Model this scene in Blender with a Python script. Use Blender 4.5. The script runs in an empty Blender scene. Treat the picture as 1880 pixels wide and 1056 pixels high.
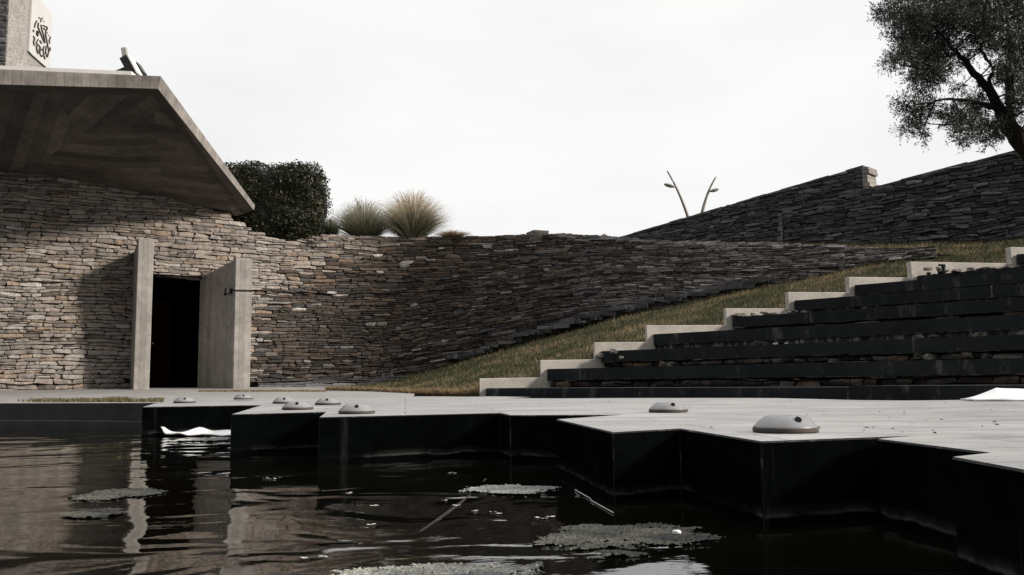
import bpy, bmesh, math, random
import numpy as np
from mathutils import Vector, Matrix
random.seed(7)
R = np.random.RandomState(11)
S = bpy.context.scene
col = S.collection

# ------------------------------------------------------------------ camera
F, CX, CY = 1600.0, 940.0, 528.0            # focal length / centre in photograph pixels (1880 x 1056)
EYE = Vector((0, 0, 0.49))
PITCH, ROLL = math.atan(172 / 1600), -0.011
CROT = Matrix.Rotation(math.radians(90) + PITCH, 3, 'X') @ Matrix.Rotation(ROLL, 3, 'Z')
cam = bpy.data.cameras.new('camera')
cam.sensor_width = 36.0
cam.lens = 36.0 * F / 1880
cam.clip_start, cam.clip_end = 0.05, 3000
cam_o = bpy.data.objects.new('camera', cam)
cam_o.matrix_world = Matrix.Translation(EYE) @ CROT.to_4x4()
col.objects.link(cam_o)
S.camera = cam_o

# ------------------------------------------------------------------ sky, sun, exposure
SUN_EL, SUN_AZ = math.radians(25), math.radians(107)      # azimuth from +Y clockwise: sun stands to the right, a little behind us
SUN_DIR = Vector((math.sin(SUN_AZ) * math.cos(SUN_EL), math.cos(SUN_AZ) * math.cos(SUN_EL), math.sin(SUN_EL)))
w = bpy.data.worlds.new('World')
S.world = w
w.use_nodes = True
nt = w.node_tree
bg = nt.nodes['Background']
bg.inputs['Strength'].default_value = 0.1
sky = nt.nodes.new('ShaderNodeTexSky')
sky.sky_type = 'NISHITA'
sky.sun_disc = False
sky.sun_elevation = SUN_EL
sky.sun_rotation = SUN_AZ
sky.air_density, sky.dust_density = 1.0, 3.0
tc = nt.nodes.new('ShaderNodeTexCoord')
nz = nt.nodes.new('ShaderNodeTexNoise')
nz.inputs['Scale'].default_value = 2.2
nz.inputs['Detail'].default_value = 5
mp = nt.nodes.new('ShaderNodeMapping')
mp.inputs['Scale'].default_value = (1, 1, 3.0)
nt.links.new(tc.outputs['Generated'], mp.inputs['Vector'])
nt.links.new(mp.outputs['Vector'], nz.inputs['Vector'])
cr = nt.nodes.new('ShaderNodeValToRGB')
cr.color_ramp.elements[0].position = 0.30
cr.color_ramp.elements[0].color = (9.0, 9.0, 9.05, 1)
cr.color_ramp.elements[1].position = 0.62
cr.color_ramp.elements[1].color = (10.1, 10.05, 9.97, 1)
nt.links.new(nz.outputs['Fac'], cr.inputs['Fac'])
# unseen sky behind the camera and to its left dimmed to darken camera-facing surfaces
sep = nt.nodes.new('ShaderNodeSeparateXYZ')
nt.links.new(tc.outputs['Generated'], sep.inputs['Vector'])
mr = nt.nodes.new('ShaderNodeMapRange')
mr.inputs['From Min'].default_value = -0.75
mr.inputs['From Max'].default_value = 0.30
mr.inputs['To Min'].default_value = 0.28
mr.inputs['To Max'].default_value = 1.0
dt = nt.nodes.new('ShaderNodeVectorMath')
dt.operation = 'DOT_PRODUCT'
dt.inputs[1].default_value = (0.45, 0.89, 0.0)
nt.links.new(tc.outputs['Generated'], dt.inputs[0])
nt.links.new(dt.outputs['Value'], mr.inputs['Value'])
mul = nt.nodes.new('ShaderNodeVectorMath')
mul.operation = 'SCALE'
nt.links.new(cr.outputs['Color'], mul.inputs[0])
# overcast: the zenith is far brighter than the horizon
mz = nt.nodes.new('ShaderNodeMapRange')
mz.inputs['From Min'].default_value = 0.46
mz.inputs['From Max'].default_value = 0.95
mz.inputs['To Min'].default_value = 1.0
mz.inputs['To Max'].default_value = 2.8
nt.links.new(sep.outputs['Z'], mz.inputs['Value'])
mm = nt.nodes.new('ShaderNodeMath')
mm.operation = 'MULTIPLY'
nt.links.new(mr.outputs['Result'], mm.inputs[0])
nt.links.new(mz.outputs['Result'], mm.inputs[1])
nt.links.new(mm.outputs[0], mul.inputs['Scale'])
mx = nt.nodes.new('ShaderNodeMixRGB')
mx.inputs['Fac'].default_value = 0.96
nt.links.new(sky.outputs['Color'], mx.inputs['Color1'])
nt.links.new(mul.outputs['Vector'], mx.inputs['Color2'])
nt.links.new(mx.outputs['Color'], bg.inputs['Color'])
sun = bpy.data.lights.new('sun', 'SUN')
sun.energy = 5.0
sun.angle = math.radians(7)
sun.color = (1.0, 0.91, 0.82)
sun_o = bpy.data.objects.new('sun', sun)
sun_o.rotation_euler = SUN_DIR.to_track_quat('Z', 'Y').to_euler()
sun_o.location = (30, -12, 20)
col.objects.link(sun_o)
S.view_settings.view_transform = 'Standard'
S.view_settings.look = 'None'
S.view_settings.exposure = 0.0
S.view_settings.gamma = 1.0


# ------------------------------------------------------------------ helpers
def ray(px, py):
    return CROT @ Vector((px - CX, CY - py, -F))

def P(px, py, d):                       # the point seen at a photograph pixel, d metres ahead (world Y)
    r = ray(px, py)
    return EYE + r * (d / r.y)

def G(px, py, z):                       # the point seen at a photograph pixel on the level z
    r = ray(px, py)
    return EYE + r * ((z - EYE.z) / r.z)

def PX(px, d):                          # world x of a pixel column near the horizon
    return P(px, 700, d).x

def onplane(px, py, p0, n):
    r = ray(px, py)
    return EYE + r * ((p0 - EYE).dot(n) / r.dot(n))

class MB:
    def __init__(s):
        s.v, s.f, s.c, s.m, s.uv = [], [], [], [], []
    def add(s, vs, fs, c=None, m=0, uv=None):
        b = len(s.v)
        s.v.extend([tuple(x) for x in vs])
        for k, f in enumerate(fs):
            s.f.append(tuple(b + i for i in f)); s.c.append(c); s.m.append(m)
            s.uv.append(uv[k] if uv else None)
    def box(s, lo, hi, M=None, c=None, m=0):
        x0, y0, z0 = lo; x1, y1, z1 = hi
        vs = [Vector(p) for p in ((x0,y0,z0),(x1,y0,z0),(x1,y1,z0),(x0,y1,z0),(x0,y0,z1),(x1,y0,z1),(x1,y1,z1),(x0,y1,z1))]
        if M: vs = [M @ p for p in vs]
        s.add(vs, [(0,3,2,1),(4,5,6,7),(0,1,5,4),(1,2,6,5),(2,3,7,6),(3,0,4,7)], c, m)
    def prism(s, bottom, top, c=None, m=0, mtop=None):          # two matching rings of points
        n = len(bottom)
        vs = list(bottom) + list(top)
        s.add(vs, [(i, (i+1) % n, n + (i+1) % n, n + i) for i in range(n)] + [tuple(reversed(range(n)))], c, m)
        s.add(list(top), [tuple(range(n))], c, m if mtop is None else mtop)
    def tube(s, pts, rad, n=8, c=None, m=0, cap=True):
        pts = [Vector(p) for p in pts]
        if not hasattr(rad, '__len__'): rad = [rad] * len(pts)
        rings = []
        for i, p in enumerate(pts):
            t = (pts[min(i+1, len(pts)-1)] - pts[max(i-1, 0)]).normalized()
            a = t.cross(Vector((0, 0, 1)) if abs(t.z) < 0.9 else Vector((0, 1, 0))).normalized()
            b = t.cross(a)
            rings += [p + (a * math.cos(2*math.pi*k/n) + b * math.sin(2*math.pi*k/n)) * rad[i] for k in range(n)]
        fs = [(i*n+k, i*n+(k+1) % n, (i+1)*n+(k+1) % n, (i+1)*n+k) for i in range(len(pts)-1) for k in range(n)]
        if cap: fs += [tuple(reversed(range(n))), tuple(range((len(pts)-1)*n, len(pts)*n))]
        s.add(rings, fs, c, m)
    def lathe(s, prof, n=40, o=(0,0,0), c=None, m=0):           # profile of (radius, z)
        vs = []
        for r, z in prof:
            vs += [(o[0]+r*math.cos(2*math.pi*k/n), o[1]+r*math.sin(2*math.pi*k/n), o[2]+z) for k in range(n)]
        fs = [(i*n+k, i*n+(k+1) % n, (i+1)*n+(k+1) % n, (i+1)*n+k) for i in range(len(prof)-1) for k in range(n)]
        fs += [tuple(reversed(range(n))), tuple(range((len(prof)-1)*n, len(prof)*n))]
        s.add(vs, fs, c, m)
    def build(s, name, mats, parent=None, smooth=False, bevel=0.0, fix=True):
        me = bpy.data.meshes.new(name)
        me.from_pydata(s.v, [], s.f)
        if not isinstance(mats, (list, tuple)): mats = [mats]
        for m in mats: me.materials.append(m)
        me.polygons.foreach_set('material_index', s.m)
        if any(c is not None for c in s.c):
            a = me.color_attributes.new('tint', 'FLOAT_COLOR', 'CORNER')
            buf = []
            for f, c in zip(s.f, s.c):
                buf.extend((c[0], c[1], c[2], 1.0) * len(f) if c is not None else (1, 1, 1, 1) * len(f))
            a.data.foreach_set('color', buf)
        if any(u is not None for u in s.uv):
            uvl = me.uv_layers.new(name='UVMap')
            k = 0
            for f, u in zip(s.f, s.uv):
                for j in range(len(f)):
                    uvl.data[k].uv = u[j] if u else (0, 0)
                    k += 1
        if fix:
            bm = bmesh.new(); bm.from_mesh(me)
            bmesh.ops.recalc_face_normals(bm, faces=bm.faces)
            bm.to_mesh(me); bm.free()
        if smooth: me.polygons.foreach_set('use_smooth', [True] * len(me.polygons))
        me.update()
        o = bpy.data.objects.new(name, me)
        col.objects.link(o)
        if parent: 
            o.parent = parent
            o.matrix_parent_inverse = parent.matrix_world.inverted()
        if bevel:
            b = o.modifiers.new('edge', 'BEVEL'); b.width = bevel; b.segments = 2; b.limit_method = 'ANGLE'; b.angle_limit = 0.6
        return o

def tag(o, label, cat, group=None, kind=None):
    if label: o['label'] = label
    if cat: o['category'] = cat
    if group: o['group'] = group
    if kind: o['kind'] = kind
    return o

def thing(name, loc, label, cat, group=None):
    o = bpy.data.objects.new(name, None)
    o.empty_display_size = 0.2
    o.location = loc
    o.matrix_world = Matrix.Translation(Vector(loc))
    col.objects.link(o)
    return tag(o, label, cat, group)

def lerp(a, b, t): return a + (b - a) * t


# ------------------------------------------------------------------ materials
class N:
    """little node-tree writer"""
    def __init__(s, name, rough=0.8, spec=0.5):
        s.m = bpy.data.materials.new(name); s.m.use_nodes = True
        s.t = s.m.node_tree
        s.b = s.t.nodes['Principled BSDF']
        s.b.inputs['Roughness'].default_value = rough
        s.b.inputs['Specular IOR Level'].default_value = spec
        s.co = s.t.nodes.new('ShaderNodeTexCoord')
    def n(s, kind): return s.t.nodes.new(kind)
    def l(s, a, b): s.t.links.new(a, b)
    def mapping(s, scale=(1,1,1), rot=(0,0,0), src='Object'):
        q = s.n('ShaderNodeMapping'); q.inputs['Scale'].default_value = scale; q.inputs['Rotation'].default_value = rot
        s.l(s.co.outputs[src], q.inputs['Vector']); return q.outputs['Vector']
    def noise(s, scale, detail=5, rough=0.6, vec=None, dist=0.0):
        q = s.n('ShaderNodeTexNoise'); q.inputs['Scale'].default_value = scale
        q.inputs['Detail'].default_value = detail; q.inputs['Roughness'].default_value = rough
        q.inputs['Distortion'].default_value = dist
        s.l(vec if vec is not None else s.co.outputs['Object'], q.inputs['Vector']); return q.outputs['Fac']
    def ramp(s, fac, stops):
        q = s.n('ShaderNodeValToRGB'); e = q.color_ramp.elements
        while len(e) < len(stops): e.new(0.5)
        for k, (p, c) in enumerate(stops):
            e[k].position = p
            e[k].color = (c, c, c, 1) if not hasattr(c, '__len__') else (*c, 1)
        s.l(fac, q.inputs['Fac']); return q.outputs['Color']
    def mix(s, a, b, fac=0.5, mode='MIX'):
        q = s.n('ShaderNodeMixRGB'); q.blend_type = mode
        for i, v in (('Color1', a), ('Color2', b), ('Fac', fac)):
            if hasattr(v, 'is_output'): s.l(v, q.inputs[i])
            elif i == 'Fac': q.inputs[i].default_value = v
            else: q.inputs[i].default_value = (*v, 1) if hasattr(v, '__len__') else (v, v, v, 1)
        return q.outputs['Color']
    def math(s, op, a, b=0.0, clamp=False):
        q = s.n('ShaderNodeMath'); q.operation = op; q.use_clamp = clamp
        for i, v in enumerate((a, b)):
            if hasattr(v, 'is_output'): s.l(v, q.inputs[i])
            else: q.inputs[i].default_value = v
        return q.outputs[0]
    def attr(s, name='tint'):
        q = s.n('ShaderNodeVertexColor'); q.layer_name = name; return q.outputs['Color']
    def z(s):
        q = s.n('ShaderNodeSeparateXYZ'); s.l(s.co.outputs['Object'], q.inputs[0]); return q.outputs['Z']
    def bump(s, h, strength=0.5, dist=0.01):
        q = s.n('ShaderNodeBump'); q.inputs['Strength'].default_value = strength; q.inputs['Distance'].default_value = dist
        s.l(h, q.inputs['Height']); s.l(q.outputs['Normal'], s.b.inputs['Normal'])
    def color(s, c):
        if hasattr(c, 'is_output'): s.l(c, s.b.inputs['Base Color'])
        else: s.b.inputs['Base Color'].default_value = (*c, 1)
    def rough(s, v): s.l(v, s.b.inputs['Roughness'])

def m_stone():
    q = N('dry_stone', 0.85, 0.25)
    n1 = q.noise(9, 6, 0.65)
    n2 = q.noise(38, 5, 0.7)
    v = q.mix(q.ramp(n1, [(0.25, 0.55), (0.7, 1.25)]), q.ramp(n2, [(0.3, 0.65), (0.7, 1.25)]), 1.0, 'MULTIPLY')
    q.color(q.mix(q.attr(), v, 1.0, 'MULTIPLY'))
    q.bump(q.math('ADD', n2, n1), 0.9, 0.02)
    return q.m

def m_board(name, base, stripe_scale=3.2, dark=0.6, con=0.84):
    """board-marked concrete; the boards run along U"""
    q = N(name, 0.85, 0.2)
    v = q.mapping((1, 1, 1), src='UV')
    sx = q.n('ShaderNodeSeparateXYZ'); q.l(v, sx.inputs[0])
    sc = q.math('MULTIPLY', sx.outputs['Y'], stripe_scale)
    fl = q.math('FLOOR', sc)
    fr = q.math('FRACT', sc)
    wn = q.n('ShaderNodeTexWhiteNoise'); wn.noise_dimensions = '1D'; q.l(fl, wn.inputs['W'])
    board = q.ramp(wn.outputs['Value'], [(0, con), (1, 2 - con - 0.08)])
    line = q.ramp(q.math('ABSOLUTE', q.math('SUBTRACT', fr, 0.5)), [(0.46, 1.0), (0.5, 0.45)])
    grain = q.mix(q.ramp(q.noise(6, 6, 0.7, q.mapping((0.5, 9, 1), src='UV')), [(0.3, 0.88), (0.7, 1.06)]), q.ramp(q.noise(5, 8, 0.75), [(0.32, 0.72), (0.66, 1.12)]), 1, 'MULTIPLY')
    blot = q.ramp(q.noise(0.9, 6, 0.7), [(0.3, dark), (0.65, 1.15)])
    c = q.mix(q.mix(q.mix(board, line, 1, 'MULTIPLY'), grain, 1, 'MULTIPLY'), blot, 1, 'MULTIPLY')
    q.color(q.mix(base, c, 1, 'MULTIPLY'))
    q.bump(q.mix(line, grain, 0.4), 0.6, 0.01)
    return q.m

def m_concrete(name, base, sc=3.0, lo=0.7, hi=1.15, streak=True, bump=0.3):
    q = N(name, 0.8, 0.3)
    a = q.ramp(q.noise(sc, 7, 0.65), [(0.3, lo), (0.7, hi)])
    b = q.ramp(q.noise(22, 4, 0.7), [(0.3, 0.85), (0.7, 1.1)])
    c = q.mix(a, b, 1, 'MULTIPLY')
    if streak:
        st = q.ramp(q.noise(6, 5, 0.7, q.mapping((3.2, 3.2, 0.22))), [(0.35, 0.62), (0.6, 1.08)])
        c = q.mix(c, st, 1, 'MULTIPLY')
    q.color(q.mix(base, c, 1, 'MULTIPLY'))
    q.bump(q.noise(45, 5, 0.7), bump, 0.006)
    return q.m

def m_deck_top():
    q = N('deck_slabs', 0.5, 0.5)
    br = q.n('ShaderNodeTexBrick')
    br.inputs['Scale'].default_value = 1.0
    br.inputs['Brick Width'].default_value = 1.3
    br.inputs['Row Height'].default_value = 0.40
    br.inputs['Mortar Size'].default_value = 0.006
    br.inputs['Mortar Smooth'].default_value = 0.3
    br.inputs['Color1'].default_value = (0.92, 0.92, 0.92, 1)
    br.inputs['Color2'].default_value = (1.08, 1.06, 1.04, 1)
    br.inputs['Mortar'].default_value = (0.34, 0.33, 0.31, 1)
    q.l(q.mapping((1, 1, 1), (0, 0, math.radians(-7))), br.inputs['Vector'])
    a = q.mix(q.ramp(q.noise(2.2, 7, 0.65, q.mapping((0.7, 1.6, 1))), [(0.32, 0.58), (0.68, 1.10)]), q.ramp(q.noise(3.0, 6, 0.7, q.mapping((0.35, 7.0, 1), (0, 0, math.radians(-7)))), [(0.3, 0.84), (0.55, 1.03)]), 1, 'MULTIPLY')
    b = q.ramp(q.noise(70, 3, 0.6), [(0.3, 0.85), (0.7, 1.1)])
    sp = q.ramp(q.noise(14, 4, 0.7), [(0.30, 0.45), (0.36, 1.0)])
    c = q.mix(q.mix(q.mix(br.outputs['Color'], a, 1, 'MULTIPLY'), b, 1, 'MULTIPLY'), sp, 1, 'MULTIPLY')
    q.color(q.mix((0.295, 0.293, 0.288), c, 1, 'MULTIPLY'))
    q.rough(q.ramp(q.noise(3, 5, 0.6), [(0.3, 0.38), (0.7, 0.7)]))
    q.bump(q.noise(60, 4, 0.7), 0.25, 0.004)
    return q.m

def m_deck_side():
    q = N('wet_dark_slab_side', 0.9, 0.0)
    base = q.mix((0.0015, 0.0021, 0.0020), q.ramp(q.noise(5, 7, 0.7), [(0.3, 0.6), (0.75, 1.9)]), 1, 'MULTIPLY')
    # lime runs
    runs = q.ramp(q.noise(2.6, 6, 0.72, q.mapping((2.6, 2.6, 0.16))), [(0.60, 0.0), (0.74, 0.30)])
    c = q.mix(base, (0.060, 0.064, 0.062), runs)
    # pale waterline with a wavering edge of its own
    zz = q.math('ADD', q.z(), q.math('MULTIPLY', q.math('SUBTRACT', q.noise(5, 4, 0.6, q.mapping((1, 1, 0.02))), 0.5), 0.05))
    band = q.ramp(zz, [(0.026, 0.0), (0.031, 0.8), (0.044, 0.22), (0.07, 0.0)])
    patch = q.ramp(q.noise(2.3, 6, 0.7), [(0.44, 0.04), (0.62, 1.0)])
    c = q.mix(c, (0.085, 0.084, 0.078), q.math('MULTIPLY', band, patch))
    q.color(c)
    q.bump(q.noise(40, 5, 0.7), 0.35, 0.006)
    return q.m

def m_worn_edge(name, dark, pale, lo, hi):
    q = N(name, 0.8, 0.15)
    q.color(q.ramp(q.noise(7, 8, 0.8), [(lo, dark), (hi, pale)]))
    return q.m

def m_dark_slab():
    q = N('black_seat_slab', 0.7, 0.12)
    base = q.mix((0.0150, 0.0180, 0.0195), q.ramp(q.noise(2.5, 7, 0.7), [(0.3, 0.65), (0.75, 1.5)]), 1, 'MULTIPLY')
    runs = q.ramp(q.noise(2.8, 8, 0.8, q.mapping((1.8, 1.8, 0.5))), [(0.565, 0.0), (0.66, 0.5)])
    q.color(q.mix(base, (0.14, 0.14, 0.135), runs))
    q.bump(q.noise(30, 5, 0.7), 0.3, 0.006)
    return q.m

def m_seat_riser():
    q = N('stained_seat_riser', 0.8, 0.2)
    st = q.ramp(q.noise(3.4, 8, 0.78, q.mapping((2.2, 2.2, 0.6))), [(0.42, (0.012, 0.013, 0.0135)), (0.51, (0.045, 0.044, 0.042)), (0.60, (0.24, 0.235, 0.22))])
    q.color(st)
    q.bump(q.noise(18, 6, 0.7), 0.8, 0.03)
    return q.m

def m_simple(name, c, rough=0.6, spec=0.5, var=(0.75, 1.2), sc=12, bump=0.0, metal=0.0):
    q = N(name, rough, spec)
    q.color(q.mix(c, q.ramp(q.noise(sc, 5, 0.65), [(0.3, var[0]), (0.7, var[1])]), 1, 'MULTIPLY'))
    q.b.inputs['Metallic'].default_value = metal
    if bump: q.bump(q.noise(sc * 3, 5, 0.65), bump, 0.01)
    return q.m

def m_tint(name, rough=0.7, spec=0.3, trans=0.0):
    q = N(name, rough, spec)
    q.color(q.attr())
    if trans:
        q.b.inputs['Transmission Weight'].default_value = 0.0
        d = q.n('ShaderNodeBsdfTranslucent'); q.l(q.attr(), d.inputs['Color'])
        ms = q.n('ShaderNodeMixShader'); ms.inputs[0].default_value = trans
        q.l(q.b.outputs[0], ms.inputs[1]); q.l(d.outputs[0], ms.inputs[2])
        q.l(ms.outputs[0], q.t.nodes['Material Output'].inputs['Surface'])
    return q.m

def m_soil_grass():
    q = N('turf_soil', 0.95, 0.1)
    q.color(q.ramp(q.noise(2.5, 7, 0.7), [(0.3, (0.030, 0.032, 0.016)), (0.5, (0.055, 0.052, 0.026)), (0.66, (0.12, 0.095, 0.055))]))
    q.bump(q.noise(22, 6, 0.75), 1.0, 0.05)
    return q.m

def m_water():
    q = N('pool_water', 0.015, 0.5)
    q.b.inputs['IOR'].default_value = 1.7
    q.color(q.ramp(q.noise(0.8, 4, 0.5), [(0.3, (0.0012, 0.0013, 0.001)), (0.7, (0.0040, 0.0034, 0.0020))]))
    big = q.noise(1.5, 2, 0.45, q.mapping((1.0, 1.25, 1), (0, 0, 0.5)), 0.6)
    mid = q.noise(6.5, 3, 0.55, q.mapping((0.7, 1.6, 1), (0, 0, 0.2)))
    fine = q.noise(26, 3, 0.55, q.mapping((0.6, 1.5, 1), (0, 0, -0.15)))
    calm = q.ramp(q.noise(0.7, 3, 0.5, q.mapping((1, 1, 1))), [(0.35, 0.15), (0.65, 1.0)])
    h = q.math('ADD', q.math('MULTIPLY', big, 0.021), q.math('ADD', q.math('MULTIPLY', q.math('MULTIPLY', mid, calm), 0.0015), q.math('MULTIPLY', q.math('MULTIPLY', fine, calm), 0.0003)))
    q.bump(h, 1.0, 1.0)
    return q.m

STONE = m_stone()
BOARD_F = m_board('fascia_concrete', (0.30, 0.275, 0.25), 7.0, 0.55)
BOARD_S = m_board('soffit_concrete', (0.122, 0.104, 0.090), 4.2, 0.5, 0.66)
FIN = m_board('fin_concrete', (0.34, 0.318, 0.292), 9.0, 0.75)
PANEL = m_concrete('step_panel_concrete', (0.42, 0.39, 0.35), 2.6, 0.72, 1.08, False)
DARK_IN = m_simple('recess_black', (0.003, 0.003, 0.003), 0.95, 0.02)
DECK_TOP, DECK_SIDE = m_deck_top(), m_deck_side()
SLAB, RISER = m_dark_slab(), m_seat_riser()
WORN_DECK = m_worn_edge('worn_deck_edge', (0.006, 0.007, 0.007), (0.11, 0.108, 0.102), 0.52, 0.70)
WORN_LIT_SLAB = m_worn_edge('worn_lit_slab_edge', (0.012, 0.014, 0.015), (0.22, 0.21, 0.195), 0.47, 0.60)  # pale edge mixes wear with painted-in light along the slab tops
TURF = m_soil_grass()
BLADE = m_tint('grass_blades', 0.75, 0.2, 0.3)
LEAF = m_tint('leaves', 0.45, 0.4, 0.25)
HEDGE_LEAF = m_tint('hedge_leaves', 0.42, 0.28, 0.12)
BARK = m_simple('bark', (0.022, 0.019, 0.016), 0.9, 0.2, (0.6, 1.4), 14, 0.8)
WATER = m_water()
PAVE = m_concrete('pavement_concrete', (0.24, 0.232, 0.222), 1.3, 0.75, 1.12, False)
KERB = m_concrete('pool_wall_concrete', (0.040, 0.041, 0.040), 2.0, 0.7, 1.3, False)
WHITE = m_simple('white_sheet', (0.72, 0.72, 0.71), 0.6, 0.3, (0.9, 1.05), 6)
DOME = m_simple('dome_paint', (0.176, 0.178, 0.182), 0.38, 0.5, (0.72, 1.10), 9, 0.10)
RUBBER = m_simple('dark_gasket', (0.055, 0.045, 0.04), 0.7, 0.3)
HOLE = m_simple('hole_dark', (0.006, 0.005, 0.005), 0.9, 0.1)
METAL_D = m_simple('dark_metal', (0.018, 0.018, 0.019), 0.45, 0.5)
METAL_G = m_simple('grey_metal', (0.32, 0.32, 0.31), 0.5, 0.5)
POLE = m_simple('weathered_pole', (0.20, 0.185, 0.165), 0.5, 0.5)
TOWER_W = m_simple('tower_panel', (0.46, 0.46, 0.45), 0.7, 0.3, (0.94, 1.04), 2)
EMBLEM = m_simple('emblem_bronze', (0.045, 0.030, 0.026), 0.6, 0.3)
FLASH = m_simple('pale_flashing', (0.60, 0.59, 0.57), 0.5, 0.4, (0.9, 1.05), 6)
RED = m_simple('red_door_paint', (0.014, 0.0011, 0.0008), 0.7, 0.05)
BRASS = m_simple('brass', (0.75, 0.55, 0.22), 0.25, 0.5, metal=0.9)
ALGAE = m_tint('pond_scum', 0.42, 0.5)
ALGAE_G = m_tint('green_pond_scum', 0.5, 0.12)
RUST = m_simple('rusty_pipe', (0.014, 0.009, 0.006), 0.8, 0.2, (0.6, 1.5), 9, 0.4)
CABLE = m_simple('black_cable', (0.008, 0.008, 0.008), 0.6, 0.3)


# ------------------------------------------------------------------ setting: ground, water, pavement, lawn
Z_D = 0.28                                  # level of the deck
mb = MB()
mb.add([(-900, -300, -0.5), (900, -300, -0.5), (900, 2400, -0.5), (-900, 2400, -0.5)], [(0, 1, 2, 3)])
tag(mb.build('ground', m_simple('pool_bed', (0.02, 0.02, 0.016), 0.9)), None, None, kind='structure')
mb = MB()
mb.add([(-45, -25, 0), (45, -25, 0), (45, 13.2, 0), (-45, 13.2, 0)], [(0, 1, 2, 3)])
tag(mb.build('water', WATER), None, None, kind='structure')

# plan of the long masonry wall: (pixel column, metres ahead) at its foot
PLAN = [(-330, 16.4), (-200, 16.8), (-100, 17.1), (0, 17.45), (130, 18.0), (250, 18.6), (350, 19.2), (460, 19.9), (560, 20.7), (650, 21.2),
        (760, 21.35), (900, 21.0), (1050, 20.45), (1200, 19.85), (1350, 19.25), (1500, 18.65), (1650, 18.1), (1800, 17.6)]
_px = np.array([p[0] for p in PLAN], float); _dd = np.array([p[1] for p in PLAN], float)
cols_ = np.linspace(-330, 1800, 430)
dep = np.interp(cols_, _px, _dd)
k = np.ones(31) / 31
dep = np.convolve(np.pad(dep, 15, mode='reflect', reflect_type='odd'), k, mode='valid')
WX = np.array([PX(c, d) for c, d in zip(cols_, dep)]); WY = dep
seg = np.hypot(np.diff(WX), np.diff(WY)); WS = np.concatenate([[0], np.cumsum(seg)])
BATTER = 0.13
def batter_of(px): return float(np.interp(px, [604, 760, 950, 1150], [0.13, 0.24, 0.48, 0.58]))
def zref(px): return 0.45 if px < 604 else z_base(px)
def wall_pt(s, z, out=0.0):                 # a point of the wall face: s metres along, height z, 'out' metres proud
    x = np.interp(s, WS, WX); y = np.interp(s, WS, WY)
    x2 = np.interp(s + 0.05, WS, WX); y2 = np.interp(s + 0.05, WS, WY); x1 = np.interp(s - 0.05, WS, WX); y1 = np.interp(s - 0.05, WS, WY)
    t = Vector((x2 - x1, y2 - y1, 0)).normalized()
    nrm = Vector((t.y, -t.x, 0))
    return Vector((x, y, z)) + nrm * (out - batter_of(px_of(s)) * (z - zref(px_of(s))))
def s_of(px): return float(np.interp(px, cols_, WS))
def px_of(s): return float(np.interp(s, WS, cols_))

BASEL = [(-330, 0.42), (600, 0.44)] + [(px, P(px, py, np.interp(px, cols_, WY) + 0.1).z) for px, py in
        ((690, 700), (740, 690), (870, 651), (1000, 611), (1130, 576), (1260, 548), (1400, 521), (1480, 505), (1560, 488), (1650, 472), (1720, 464), (1800, 459))]
def z_base(px): return float(np.interp(px, [t[0] for t in BASEL], [t[1] for t in BASEL]))
TOPL = [(-330, 5.6), (0, 5.2), (200, 5.0), (330, 4.75), (430, 4.38)]
def zt(px, py):
    z = 3.5
    for _ in range(12): z = P(px, py, np.interp(px, cols_, WY) + batter_of(px) * (z - zref(px))).z
    return z
TOPL += [(px, zt(px, py)) for px, py in ((455, 418), (490, 436), (540, 443), (592, 434), (640, 435), (700, 437), (800, 437), (870, 437), (950, 433), (1003, 433), (1060, 436), (1130, 441), (1190, 447),
                                        (1300, 448), (1400, 450), (1560, 454), (1650, 456), (1720, 458), (1800, 462))]
def z_top(px): return float(np.interp(px, [t[0] for t in TOPL], [t[1] for t in TOPL]))

# terrace pavement: from the pool edge back to the foot of the wall
edge0, edge1 = G(0, 740, Z_D), G(286, 739.5, Z_D)
e_dir = (edge1 - edge0)
edgeL = edge0 - e_dir * 4
mb = MB()
rows = []
for q in np.linspace(-330, 760, 40):
    b = wall_pt(s_of(q), 0.43, -0.4)
    # front line: pool edge on the left, deck's rear on the right
    if q < 286:
        fpt = edge0 + e_dir * ((PX(q, 11) - edge0.x) / e_dir.x)
    else:
        fpt = G(q, lerp(739.5, 728.0, min(1, (q - 286) / 474)), Z_D)
    rows.append((fpt, b))
NS = 12
vs, fs = [], []
for a, b in rows:
    for j in range(NS + 1):
        t = j / NS
        p = a.lerp(b, t); p.z = lerp(Z_D - 0.004, 0.43, t ** 1.1)
        vs.append(p)
for i in range(len(rows) - 1):
    for j in range(NS):
        fs.append((i*(NS+1)+j, (i+1)*(NS+1)+j, (i+1)*(NS+1)+j+1, i*(NS+1)+j+1))
mb.add(vs, fs)
tag(mb.build('pavement', PAVE, fix=False), None, None, kind='structure')
# pool wall under the pavement edge
mb = MB()
def edge_at(px, off=0.0, z=0.0):
    p = edge0 + e_dir * ((PX(px, 11) - edge0.x) / e_dir.x); nn = Vector((e_dir.y, -e_dir.x, 0)).normalized()
    p = p + nn * off; p.z = z; return p
a0, a1 = edgeL.copy(), edge1 + e_dir * 0.35
nn = Vector((e_dir.y, -e_dir.x, 0)).normalized()
def slab(a, b, o0, o1, z0, z1):
    pts = [a + nn * o1, b + nn * o1, b + nn * o0, a + nn * o0]
    mb.prism([Vector((p.x, p.y, z0)) for p in pts], [Vector((p.x, p.y, z1)) for p in pts])
slab(a0, a1, -0.5, 0.02, -0.5, Z_D - 0.012)
slab(a0, a1, 0.021, 0.14, -0.5, 0.062)
tag(mb.build('pool_wall', KERB, bevel=0.008), 'low dark concrete pool wall below the pavement at the far left edge of the water', 'pool wall')

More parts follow.
